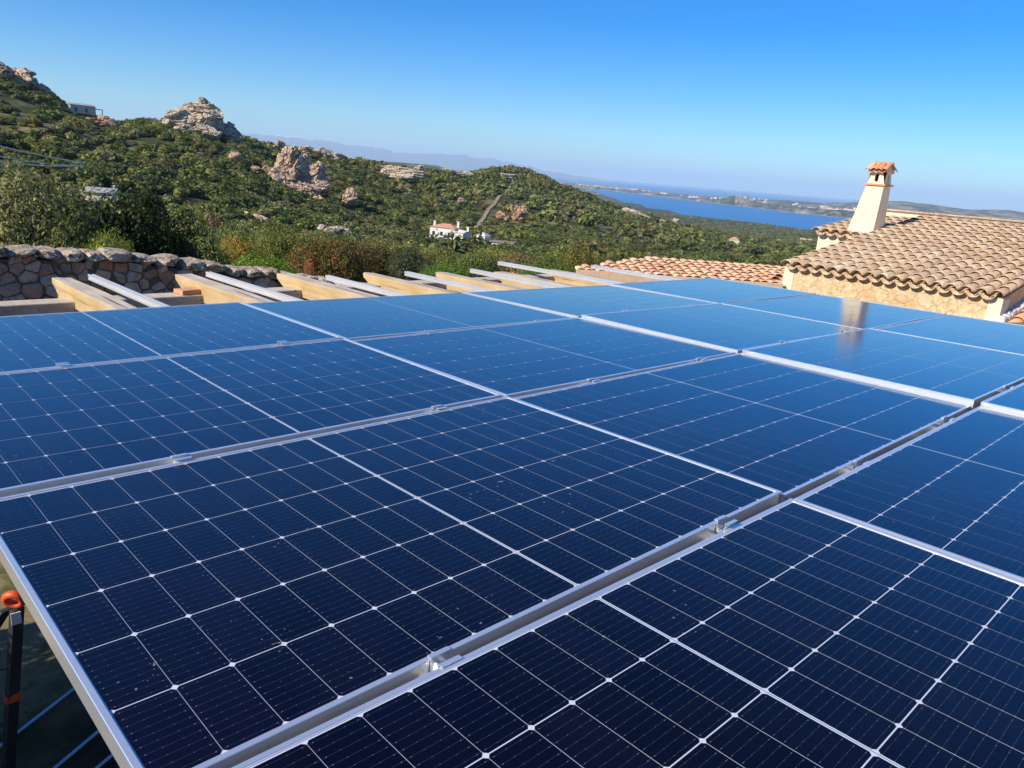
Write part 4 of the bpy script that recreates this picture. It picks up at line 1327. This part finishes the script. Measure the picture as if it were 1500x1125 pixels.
mb = MB(); mb.box(6.1, 9.8, -3, 2.2, 2.9, 3.2); mb.box(9.4, 9.7, -2.9, -2.6, 0, 2.9); mb.build('porch', M['grey_roof'], root)
tag(root, 'grey green house on the ridge left of the rocky summit', 'house')
root = empty('farmhouse', at(74.05, 150, 2.3), (0, 0, R(74 - 90 - 15))); root.scale = (.72, .8, .8)
mb = MB(); mb.box(-3.3, 3.3, -2, 2, 0, 1.7); mb.build('wall', M['plaster'], root)
mb = MB(); mb.add([(-3.6, -2.4, 1.71), (3.6, -2.4, 1.71), (3.6, 2.6, 2.5), (-3.6, 2.6, 2.5), (-3.6, 2.6, 2.3), (3.6, 2.6, 2.3)], [(0, 1, 2, 3), (0, 4, 5, 1), (4, 3, 2, 5)]); mb.build('roof', M['grey_roof'], root)
for k in range(4):
    mb = MB(); mb.hexa([(-2.8 + k * 1.45, -1.9, 1.83), (-1.6 + k * 1.45, -1.9, 1.83), (-1.6 + k * 1.45, 2.0, 2.45), (-2.8 + k * 1.45, 2.0, 2.45)], [(-2.8 + k * 1.45, -1.9, 1.9), (-1.6 + k * 1.45, -1.9, 1.9), (-1.6 + k * 1.45, 2.0, 2.52), (-2.8 + k * 1.45, 2.0, 2.52)])
    mb.build('roof_sheet', simple('pale_roof_sheet', (.36, .35, .35), .75, .1, 1) if k == 0 else bpy.data.materials['pale_roof_sheet'], root)
mb = MB(); mb.box(2.6, 3.1, 1.0, 1.5, 2.0, 3.2); mb.build('chimney', M['white'], root)
tag(root, 'farm building with a ribbed grey roof behind the big dark bush', 'farm building')
root = empty('portal', at(46.75, 660, .8), (0, 0, R(-30)))
mb = MB()
for x in (-5, -2.6, 2.6): mb.box(x - .5, x + .5, -.5, .5, 0, 2.6)
mb.box(-5.8, 5.8, -1.5, 1.5, 2.61, 3.4)
mb.build('frame', M['white'], root)
tag(root, 'white flat roofed pavilion on posts near the top of the right hand hill', 'pavilion')
root = empty('cottage', at(30.05, 560, 2.2), (0, 0, R(-50)))
mb = MB(); mb.box(-3, 3, -2.4, 2.4, 0, 2.2); mb.build('wall', M['plaster'], root)
mb = MB(); hip_roof(mb, -3, 3, -2.4, 2.4, 2.21, 2.0, .2); mb.build('roof', far_tile, root)
tag(root, 'small pinkish cottage alone in the scrub of the plain', 'cottage')
root = empty('plain_house', at(30.9, 1500, 2.0), (0, 0, R(-50)))
mb = MB(); mb.box(-9, 9, -5, 5, 0, 5); mb.build('wall', M['white'], root)
mb = MB(); hip_roof(mb, -9, 9, -5, 5, 5.01, 2.5, .5); mb.build('roof', far_tile, root)
tag(root, 'white house on a low rise of the plain in front of the bay', 'house')

# far shore town
fb0 = None
rd = random.Random(77)
cnt = 0
for k in range(170):
    az_ = rd.choice([rd.gauss(40.0, 1.2), rd.gauss(38.2, 1.0), rd.uniform(28, 41), rd.gauss(30.4, .7), rd.gauss(24, 1.5)])
    if not 15 < az_ < 42: continue
    fr_ = float(np.interp(az_, sh_az, [5200, 5600, 6300, 6800, 7900, 9000, 9800, 9900, 12000, 12000, 12000]))
    p = at(az_, fr_ * rd.uniform(1.04, 1.3))
    if p.z < SEA + 2: continue
    if fb0 is None:
        mb = MB(); mb.box(-.5, .5, -.5, .5, -.3, .8)
        mb.add([(-.55, -.55, .8), (.55, -.55, .8), (.55, .55, .8), (-.55, .55, .8), (-.55, 0, 1.1), (.55, 0, 1.1)], [(0, 1, 5, 4), (4, 5, 2, 3), (0, 4, 3), (1, 2, 5)], 1)
        o = mb.build('shore_building', [M['white'], far_tile]); fb0 = o
    else:
        o = fb0.copy(); C.link(o)
    o.location = p; o.rotation_euler = (0, 0, rd.uniform(0, 3)); s_ = rd.uniform(14, 40); o.scale = (s_ * rd.uniform(.8, 2.4), s_, rd.uniform(8, 17))
    tag(o, 'tiny white building of the town on the far shore of the bay', 'building', 'buildings on the far shore')

# ------------------------------------------------------------------ shrubs
def crown_mesh(seed, nleaf, lsize, lobes=9, flat=.72, core=.72):
    """a shrub crown about one unit in radius, base at z=0: leaf clusters over many uneven lobes"""
    g = np.random.default_rng(seed)
    cs = []
    for k in range(lobes):
        a = g.uniform(0, 2 * math.pi); d = math.sqrt(g.uniform(0, 1)) * .62
        rr_ = g.uniform(.26, .46)
        cs.append((math.cos(a) * d, math.sin(a) * d, (flat * (.45 + .6 * g.uniform() * (1 - d))), rr_))
    cs.append((0, 0, flat * .75, .5))
    cs = np.array(cs)
    k = g.integers(0, len(cs), nleaf)
    n_ = g.normal(size=(nleaf, 3)); n_[:, 2] = np.where(n_[:, 2] < -.35, -n_[:, 2], n_[:, 2]); n_ /= np.linalg.norm(n_, axis=1)[:, None]
    rad = cs[k, 3] * (1 - .35 * g.uniform(size=nleaf) ** 2)
    bump_ = 1 + .18 * np.sin(n_[:, 0] * 7 + k) * np.sin(n_[:, 1] * 6 + k * 2)
    P = cs[k, :3] + n_ * (rad * bump_)[:, None]
    P[:, 2] = np.maximum(P[:, 2], .02 + .05 * g.uniform(size=nleaf))
    nn_ = n_ + g.normal(size=(nleaf, 3)) * .55; nn_ /= np.linalg.norm(nn_, axis=1)[:, None]
    t = g.normal(size=(nleaf, 3)); t -= (t * nn_).sum(1)[:, None] * nn_; t /= np.linalg.norm(t, axis=1)[:, None]
    b = np.cross(nn_, t)
    L_ = lsize * g.uniform(.6, 1.4, nleaf)[:, None]; W_ = L_ * g.uniform(.45, .75, nleaf)[:, None]
    A = P - t * L_; B = P + b * W_ + nn_ * L_ * .15; Cc = P + t * L_; D = P - b * W_ + nn_ * L_ * .15
    V = np.stack([A, B, Cc, D], 1).reshape(-1, 3)
    Q = np.arange(nleaf * 4).reshape(-1, 4)
    T_ = None
    if core:
        bm = bmesh.new()
        for (x, y, z, r_) in cs:
            mt = Matrix.Translation((x, y, z)) @ Matrix.Scale(r_ * core, 4)
            bmesh.ops.create_icosphere(bm, subdivisions=1, radius=1, matrix=mt)
        cv = np.array([v.co[:] for v in bm.verts]); cf = np.array([[v.index for v in f.verts] for f in bm.faces])
        bm.free()
        cv[:, 2] = np.maximum(cv[:, 2], 0.0)
        cv += g.normal(size=cv.shape) * .035
        T_ = cf + len(V); V = np.vstack([V, cv])
    V[:, :2] /= np.percentile(np.hypot(V[:, 0], V[:, 1]), 97)
    V[:, 2] = V[:, 2] / np.percentile(V[:, 2], 99.7)
    return V, Q, T_


# prototypes: round holm oak, olive, juniper, low mastic cushion
PROTO = [crown_mesh(100 + k, n_, ls, lb_, fl) for k, (n_, ls, lb_, fl) in enumerate(
    ((1300, .060, 10, .80), (1100, .066, 8, .95), (1200, .060, 12, .62), (1000, .070, 7, .72), (1300, .056, 14, .70)))]
PROTO_MID = [crown_mesh(200 + k, 330, .115, 8, fl) for k, fl in enumerate((.8, .95, .62, .72, .85))]
PROTO_FAR = [crown_mesh(300 + k, 70, .22, 5, fl) for k, fl in enumerate((.8, .95, .65))]

TINTS = [(0.110, 0.128, 0.037), (0.067, 0.090, 0.030), (0.152, 0.168, 0.048), (0.171, 0.183, 0.077), (0.120, 0.140, 0.057), (0.083, 0.105, 0.045), (0.195, 0.195, 0.069), (0.134, 0.168, 0.040), (0.183, 0.183, 0.100), (0.195, 0.165, 0.073)]

# --- where shrubs may not stand
BUILDS = [(50.75, 233, 9.5), (50.6, 217, 9.5), (50.6, 203, 9.5), (48.2, 242, 3.5), (48.2, 236, 3.5), (46.7, 240, 5.5), (74.85, 385, 9), (74.05, 150, 5), (46.75, 660, 9), (30.05, 560, 5), (30.9, 1500, 14),
          (67.9, 385, 13), (61.25, 300, 9), (57.9, 300, 3.5), (63.6, 310, 5), (65.7, 300, 3), (78.6, 395, 14), (73.2, 370, 9), (54.3, 520, 17), (62.8, 475, 6), (60.6, 490, 14), (45.7, 400, 5), (47.1, 385, 4), (64.4, 165, 4), (77.9, 120, 3.5), (37.4, 730, 18), (34.4, 900, 12), (59.2, 160, 3.5), (49.7, 150, 1.6), (50.0, 420, 2.5), (51.2, 640, 16)]
BX = np.array([[CAM.x + r_ * math.cos(R(a)), CAM.y + r_ * math.sin(R(a)), rad, r_] for a, r_, rad in BUILDS])


def blocked(x, y):
    """true on a building or rock, and on its camera-facing apron so that it can be seen"""
    out = np.zeros(len(x), bool)
    for bx, by, rad, rr0 in BX:
        out |= np.hypot(x - bx, y - by) < rad * (1 if rad in (9.5, 3.5, 5.5) else .62)
        ux, uy = (CAM.x - bx) / rr0, (CAM.y - by) / rr0
        for s_ in ((.8, 1.5, 2.3) if rad in (9.5, 3.5, 5.5) else (.7,)):
            out |= np.hypot(x - bx - ux * rad * s_, y - by - uy * rad * s_) < rad * .8
    for pts, wd in ((TRAIL, 2.6), (ROAD, 9)):
        for k in range(len(pts) - 1):
            a = at(*pts[k]); b = at(*pts[k + 1])
            dx, dy = b.x - a.x, b.y - a.y; L2 = dx * dx + dy * dy
            t = np.clip(((x - a.x) * dx + (y - a.y) * dy) / L2, 0, 1)
            out |= np.hypot(x - a.x - t * dx, y - a.y - t * dy) < wd
    return out


# line of sight: running maximum of the ground's elevation angle
ELG = np.degrees(np.arctan2(HG - CZ, RG)); RUN = np.maximum.accumulate(ELG, axis=1)


def visible(x, y, z, h):
    dx = x - CAM.x; dy = y - CAM.y; r = np.hypot(dx, dy); a = np.degrees(np.arctan2(dy, dx))
    i = np.clip(np.searchsorted(az_g, a) - 1, 0, len(az_g) - 1); j = np.clip(np.searchsorted(r_g, r * .97) - 1, 0, len(r_g) - 1)
    el = np.degrees(np.arctan2(z + h * 1.6 + 1 - CZ, r))
    return el > RUN[i, j] - .05


def scatter(r0, r1, per, a0=8, a1=88, seed=0, smin=1.6, smax=3.4):
    g = np.random.default_rng(seed)
    area = .5 * R(a1 - a0) * (r1 ** 2 - r0 ** 2)
    n = int(area / per)
    r = np.sqrt(g.uniform(r0 ** 2, r1 ** 2, n)); a = R(a0) + R(a1 - a0) * g.uniform(size=n)
    x = CAM.x + r * np.cos(a); y = CAM.y + r * np.sin(a)
    s = (smin * .75 + (smax * 1.15 - smin * .75) * g.uniform(size=n) ** 1.7) * (1 + .35 * fbm(x / 40, y / 40, 2, 77))
    dens = fbm(x / 55, y / 55, 3, 88)
    ok = (g.uniform(size=n) < np.clip(.84 + dens * 1.8, .20, 1)) & ~blocked(x, y)
    x, y, s, r = x[ok], y[ok], s[ok], r[ok]
    z = H(x, y)
    v = visible(x, y, z, s) & (z > SEA + 3)
    return x[v], y[v], z[v], s[v], r[v]


def inst_stuff(name, label, x, y, z, s, protos, seed, hscale=(.8, 1.35), tintscale=1.0):
    """one object: hidden copies of the crowns are cut out of its own mesh and set on its own points"""
    g = np.random.default_rng(seed)
    n = len(x)
    V = [np.stack([x, y, z - s * .12], 1)]
    var = [np.full(n, -1)]; Q = []; T_ = []; off = n
    for k, (v, q, t) in enumerate(protos):
        V.append(v); var.append(np.full(len(v), k)); Q.append(q + off)
        if t is not None: T_.append(t + off)
        off += len(v)
    V = np.vstack(V); var = np.concatenate(var)
    me = np_mesh(name, V, np.vstack(Q), np.vstack(T_))
    me.materials.append(M['leaf_far'])
    at_ = me.attributes.new('proto', 'INT', 'POINT'); at_.data.foreach_set('value', var.astype(np.int32))
    pick = np.full(len(V), -1); pick[:n] = g.integers(0, len(protos), n)
    at_ = me.attributes.new('pick', 'INT', 'POINT'); at_.data.foreach_set('value', pick.astype(np.int32))
    sc = np.ones((len(V), 3)); sc[:n, 0] = s * g.uniform(.85, 1.2, n); sc[:n, 1] = s * g.uniform(.85, 1.2, n); sc[:n, 2] = s * g.uniform(*hscale, n)
    at_ = me.attributes.new('siz', 'FLOAT_VECTOR', 'POINT'); at_.data.foreach_set('vector', sc.astype(np.float32).ravel())
    rz = np.zeros((len(V), 3)); rz[:n, 2] = g.uniform(0, 6.28, n); rz[:n, :2] = g.normal(size=(n, 2)) * .08
    at_ = me.attributes.new('turn', 'FLOAT_VECTOR', 'POINT'); at_.data.foreach_set('vector', rz.astype(np.float32).ravel())
    tc = np.ones((len(V), 4)); ti = np.array(TINTS)
    # neighbouring plants tend to be of one kind
    kind = (fbm(x / 25, y / 25, 2, 5) * .9 + .5) * (len(ti) - 1) + g.normal(size=n) * 2.0
    tc[:n, :3] = ti[np.clip(kind, 0, len(ti) - 1).astype(int)] * g.uniform(.75, 1.35, (n, 1)) * tintscale
    rare = g.uniform(size=n) < .012
    tc[:n][rare, :3] = np.array((.13, .085, .04))
    at_ = me.attributes.new('tint', 'FLOAT_COLOR', 'POINT'); at_.data.foreach_set('color', tc.astype(np.float32).ravel())
    o = bpy.data.objects.new(name, me); C.link(o)
    ng = bpy.data.node_groups.new(name, 'GeometryNodeTree')
    ng.interface.new_socket('Geometry', in_out='INPUT', socket_type='NodeSocketGeometry')
    ng.interface.new_socket('Geometry', in_out='OUTPUT', socket_type='NodeSocketGeometry')
    gi = ng.nodes.new('NodeGroupInput'); gout = ng.nodes.new('NodeGroupOutput')
    join = ng.nodes.new('GeometryNodeJoinGeometry')

    def named(nm, tp):
        a = ng.nodes.new('GeometryNodeInputNamedAttribute'); a.data_type = tp; a.inputs[0].default_value = nm; return a.outputs[0]

    def eq(src, val):
        c = ng.nodes.new('FunctionNodeCompare'); c.data_type = 'INT'; c.operation = 'EQUAL'
        ng.links.new(src, c.inputs['A'] if 'A' in c.inputs else c.inputs[2]); 
        [i_ for i_ in c.inputs if i_.name == 'B' and i_.enabled][0].default_value = val
        return c.outputs[0]

    def eq2(src, val):
        c = ng.nodes.new('FunctionNodeCompare'); c.data_type = 'INT'; c.operation = 'EQUAL'
        A = [i_ for i_ in c.inputs if i_.name == 'A' and i_.enabled][0]; B = [i_ for i_ in c.inputs if i_.name == 'B' and i_.enabled][0]
        ng.links.new(src, A); B.default_value = val
        return c.outputs[0]
    pr = named('proto', 'INT'); pk = named('pick', 'INT'); sz = named('siz', 'FLOAT_VECTOR'); tn = named('turn', 'FLOAT_VECTOR')
    for k in range(len(protos)):
        sp = ng.nodes.new('GeometryNodeSeparateGeometry'); sp.domain = 'POINT'
        ng.links.new(gi.outputs[0], sp.inputs[0]); ng.links.new(eq2(pr, k), sp.inputs[1])
        sp2 = ng.nodes.new('GeometryNodeSeparateGeometry'); sp2.domain = 'POINT'
        ng.links.new(gi.outputs[0], sp2.inputs[0]); ng.links.new(eq2(pk, k), sp2.inputs[1])
        ip = ng.nodes.new('GeometryNodeInstanceOnPoints')
        ng.links.new(sp2.outputs[0], ip.inputs['Points']); ng.links.new(sp.outputs[0], ip.inputs['Instance'])
        ng.links.new(sz, ip.inputs['Scale']); ng.links.new(tn, ip.inputs['Rotation'])
        ng.links.new(ip.outputs[0], join.inputs[0])
    ng.links.new(join.outputs[0], gout.inputs[0])
    md = o.modifiers.new('scatter', 'NODES'); md.node_group = ng
    tag(o, label, 'scrub', kind='stuff')
    return n


n1 = scatter(42, 150, 6.0, seed=1, smin=1.3, smax=2.6)
# the 240 that show largest are plants of their own; the rest of the scrub is one mass
order = np.argsort(n1[4] / n1[3])
near_idx = order[:235]; rest = order[235:]
inst_stuff('near_scrub', 'dense green scrub between the single bushes in the valley', *(q_[rest] for q_ in n1[:4]), PROTO, 11)
n2 = scatter(150, 420, 6.2, seed=2, smin=1.3, smax=2.8)
inst_stuff('hillside_scrub', 'dark green scrub covering the hillsides', *n2[:4], PROTO_MID, 12)
n3 = scatter(420, 1900, 15, seed=3, smin=2.2, smax=3.8)
inst_stuff('far_scrub', 'distant scrub on the far slopes and the plain', *n3[:4], PROTO_FAR, 13)
n4 = scatter(1900, 3300, 75, a0=18, a1=43, seed=4, smin=4, smax=8)
inst_stuff('plain_scrub', 'faint clumps of scrub on the coastal plain before the bay', *n4[:4], PROTO_FAR, 14, hscale=(.35, .7))
print('scrub', len(n4[0]), len(n1[0]), len(n2[0]), len(n3[0]))

# single shrubs -----------------------------------------------------
crown_me = []
for k, (v, q, t) in enumerate(PROTO):
    me = np_mesh('crown', v, q, t); me.materials.append(M['leaf']); crown_me.append(me)
gq = np.random.default_rng(5)
for k in near_idx:
    x, y, z, s, r = (n1[q_][k] for q_ in range(5))
    o = bpy.data.objects.new('scrub_bush', crown_me[int(gq.integers(0, len(crown_me)))]); C.link(o)
    o.location = (x, y, z - .12 * s); o.scale = (s * gq.uniform(.85, 1.2), s * gq.uniform(.85, 1.2), s * gq.uniform(.8, 1.2)); o.rotation_euler = (0, 0, gq.uniform(0, 6.28))
    c = np.array(TINTS[int(gq.integers(0, len(TINTS)))]) * gq.uniform(.8, 1.5)
    o.color = (*[float(t) for t in c], 1)
    tag(o, 'rounded green bush in the dense scrub between the garden and the hills', 'bush', 'bushes in the scrub beyond the garden')

BIG = [crown_mesh(400 + k, n_, ls, lb_, fl, .45) for k, (n_, ls, lb_, fl) in enumerate(
    ((22000, .0185, 17, .95), (20000, .0180, 20, .85), (19000, .0190, 15, .75), (20000, .0175, 19, .7)))]
big_me = []
for v, q, t in BIG:
    me = np_mesh('foliage', v, q, t); me.materials.append(M['leaf']); big_me.append(me)


def rusty_leaf():
    m = M['leaf'].copy(); m.name = 'rusty_shrub_leaves'
    nt_ = m.node_tree
    geo = [n_ for n_ in nt_.nodes if n_.type == 'NEW_GEOMETRY'][0]
    ad = nt_.nodes.new('ShaderNodeMath'); ad.operation = 'FRACT'
    mu = nt_.nodes.new('ShaderNodeMath'); mu.operation = 'MULTIPLY'; mu.inputs[1].default_value = 13.7
    gt = nt_.nodes.new('ShaderNodeMath'); gt.operation = 'GREATER_THAN'; gt.inputs[1].default_value = .68
    nt_.links.new(geo.outputs['Random Per Island'], mu.inputs[0]); nt_.links.new(mu.outputs[0], ad.inputs[0]); nt_.links.new(ad.outputs[0], gt.inputs[0])
    for b in [n_ for n_ in nt_.nodes if n_.type in ('BSDF_PRINCIPLED', 'BSDF_TRANSLUCENT')]:
        src = b.inputs[0].links[0].from_socket
        mx = nt_.nodes.new('ShaderNodeMix'); mx.data_type = 'RGBA'; mx.inputs[7].default_value = (.26, .075, .03, 1)
        nt_.links.new(gt.outputs[0], mx.inputs[0]); nt_.links.new(src, mx.inputs[6]); nt_.links.new(mx.outputs[2], b.inputs[0])
    return m


rm_ = big_me[3].copy(); rm_.materials[0] = rusty_leaf(); big_me.append(rm_)


def stems_mesh(seed):
    rd = random.Random(seed); mb = MB()
    for k in range(9):
        p = Vector((rd.uniform(-.08, .08), rd.uniform(-.08, .08), -.1)); d = Vector((rd.uniform(-.8, .8), rd.uniform(-.8, .8), 1)).normalized()
        r_ = .035
        for s_ in range(4):
            q_ = p + d * .22; mb.tube(p, q_, r_, r_ * .7, 6, caps=False); p = q_; r_ *= .7; d = (d + Vector((rd.uniform(-.4, .4), rd.uniform(-.4, .4), .1))).normalized()
    return mb


def shrub(name, label, az, r, rad, ztop, tint, v=0, cat='bush', z=None, rot=0):
    p = at(az, r, -.1)
    if z is not None: p.z = z
    h = ztop - p.z
    root = empty(name, p, (0, 0, R(rot)))
    f = bpy.data.objects.new('foliage', big_me[v % len(big_me)]); C.link(f); f.parent = root
    f.scale = (rad, rad, h); f.color = (*tint, 1)
    st = stems_mesh(hash_(label)).build('stem', M['bark'], root); st.scale = (rad, rad, h * .6)
    tag(root, label, cat)
    return root


# the shrubs right behind the wall (azimuth, distance, radius, top height, tint)
shrub('holm_oak', 'big dense dark green oak bush behind the left end of the stone wall', 72.3, 17.5, 1.40, 2.48, (0.026, 0.040, 0.009), 0, 'tree', rot=20)
shrub('olive_bush', 'tall silvery olive bush at the left edge behind the stone wall', 78.8, 17, 1.7, 2.75, (0.230, 0.223, 0.108), 1, rot=80)
shrub('olive_bush', 'dark grey green bush between the silvery olive and the oak', 76.6, 16.0, .75, 2.25, (0.128, 0.148, 0.054), 2, rot=200)
shrub('mastic_bush', 'small yellow green bush at the foot of the dark oak', 73.4, 14.2, .5, 1.95, (0.204, 0.231, 0.047), 3)
shrub('rounded_bush', 'pale olive green dome shaped bush right of the dark oak', 68.0, 21, .85, 1.27, (0.238, 0.256, 0.081), 3, rot=40)
shrub('rounded_bush', 'low green bush filling the gap between oak and pale dome bush', 70.8, 19, .62, 1.15, (0.221, 0.247, 0.068), 2, rot=90)
shrub('spurge_bush', 'yellow ochre bush right of the pale dome bush', 65.8, 26, .7, .75, (0.374, 0.272, 0.061), 1, rot=10)
shrub('mastic_bush', 'bright green bush left of the rusty bushes', 64.4, 19.5, .9, .98, (0.162, 0.247, 0.034), 0, rot=130)
shrub('mastic_bush', 'olive green bush between the bright green and the rusty bushes', 62.1, 27, 1.25, .9, (0.145, 0.157, 0.038), 1, rot=220)
shrub('rusty_bush', 'broad bush speckled with rusty red leaves behind the third beam', 59.4, 24, 1.25, 1.10, (.105, .125, .035), 4, rot=60)
shrub('rusty_bush', 'olive green bush with reddish shoots over the fourth beam', 56.4, 27, 1.15, .68, (.085, .105, .032), 4, rot=300)
shrub('dark_bush', 'rounded dark blue green bush above the fifth beam', 53.4, 25, .85, .75, (0.076, 0.091, 0.049), 2, rot=15)
shrub('mastic_bush', 'bright green bush low behind the fifth beam end', 50.9, 22, .75, .70, (0.111, 0.190, 0.034), 3, rot=75)
shrub('mastic_bush', 'mid green bush between the fifth and sixth beams', 48.9, 27, 1.3, .52, (0.136, 0.173, 0.051), 1, rot=150)
shrub('heather_bush', 'brownish grey bush behind the two rail ends', 45.6, 30, 1.4, .25, (0.221, 0.165, 0.078), 2, rot=250)
shrub('mastic_bush', 'green bush under the longest rail', 43.3, 27, 1.05, .6, (0.128, 0.173, 0.041), 0, rot=33)
shrub('holm_oak', 'small oak with warm green leaves left of the flat pink roof', 41.0, 36, 1.35, .25, (0.170, 0.165, 0.038), 0, 'tree', rot=170)
shrub('holm_oak', 'small dark oak behind the left corner of the flat pink roof', 38.6, 41, 1.4, -.5, (0.111, 0.129, 0.038), 2, 'tree', rot=100)
shrub('rounded_bush', 'grey green bush behind the pale dome bush', 69.0, 33, 1.6, .4, (0.153, 0.181, 0.074), 1, rot=200)
shrub('rounded_bush', 'dark green bush uphill of the yellow ochre bush', 66.5, 37, 1.6, -.05, (0.102, 0.148, 0.041), 3, rot=120)
shrub('rounded_bush', 'light green bush uphill of the bright green bush', 63.5, 37, 1.6, .05, (0.178, 0.214, 0.061), 2, rot=80)
shrub('rounded_bush', 'mottled green bush uphill of the rusty bush', 60.0, 41, 2.0, -.5, (0.170, 0.190, 0.061), 0, rot=180)
shrub('rounded_bush', 'olive bush uphill of the dark blue green bush', 55.6, 41, 2.0, -.5, (0.221, 0.214, 0.081), 1, rot=10)
shrub('rounded_bush', 'pale green bush uphill of the low bright green bush', 51.6, 40, 1.9, -.7, (0.204, 0.214, 0.070), 0, rot=310)
shrub('rounded_bush', 'yellowish green bush uphill of the brownish bush', 47.3, 42, 1.9, -.7, (0.238, 0.231, 0.074), 3, rot=55)
# outside the frame on the left: hedgerow plants that shade the yard
for k, (a, r_, lb_) in enumerate(((113.0, 4.3, 'nearer'), (108.6, 5.35, 'farther'))):
    shrub('garden_bush', lb_ + ' of the two tall hedge bushes left of the pergola', a, r_, 1.0, 2.5, (.05, .07, .02), k, z=0)

hb = bpy.data.objects.new('unseen_hedge', big_me[1]); C.link(hb); hb.location = (3.0, -3.4, -.1); hb.scale = (5.5, 1.1, 2.4); hb.color = (.035, .05, .015, 1)  # added out of view, to darken what the gaps between panels reflect
tag(hb, 'unseen long dark mass of leaves added to darken reflections in the panel gaps', 'unseen_hedge')

# overhead cables at the left edge
for k, (a0, a1, s_, nm) in enumerate((((84.0, 14, 3.25), (74.9, 24.5, 2.62), .22, 'lower'), ((84.5, 14, 3.45), (74.8, 25, 2.68), .12, 'upper'), ((85, 14, 3.15), (75.0, 25, 2.60), .26, 'lowest'))):
    def pp(t):
        return Vector((CAM.x + t[1] * math.cos(R(t[0])), CAM.y + t[1] * math.sin(R(t[0])), t[2]))
    A_, B_ = pp(a0), pp(a1)
    mb = MB(); prev = None
    for i in range(21):
        f_ = i / 20; p = A_.lerp(B_, f_); p.z -= s_ * 4 * f_ * (1 - f_) * .5
        if prev is not None: mb.tube(prev, p, .014, n=6, caps=False)
        prev = p
    o = mb.build('overhead_cable', M['cable'])
    tag(o, nm + ' of the pale sagging cables above the silvery bush', 'cable', 'cables at the left edge')

# ------------------------------------------------------------------ air
hz = N('air_haze')
for n_ in list(hz.t.nodes):
    if n_.type == 'BSDF_PRINCIPLED': hz.t.nodes.remove(n_)
pv_ = hz.t.nodes.new('ShaderNodeVolumePrincipled')
pv_.inputs['Color'].default_value = (.66, .86, 1.0, 1)
pv_.inputs['Density'].default_value = 4.4e-5
pv_.inputs['Anisotropy'].default_value = 0.0
hz.t.links.new(pv_.outputs[0], hz.t.nodes['Material Output'].inputs['Volume'])
top = float(max(HG.max(), 60)) + 15
mb = MB(); mb.box(-62000, 62000, -62000, 62000, SEA - 14, top)
o = mb.build('haze', hz.mat)
tag(o, 'thin blue haze over the bay and the far mountains', 'haze', kind='stuff')
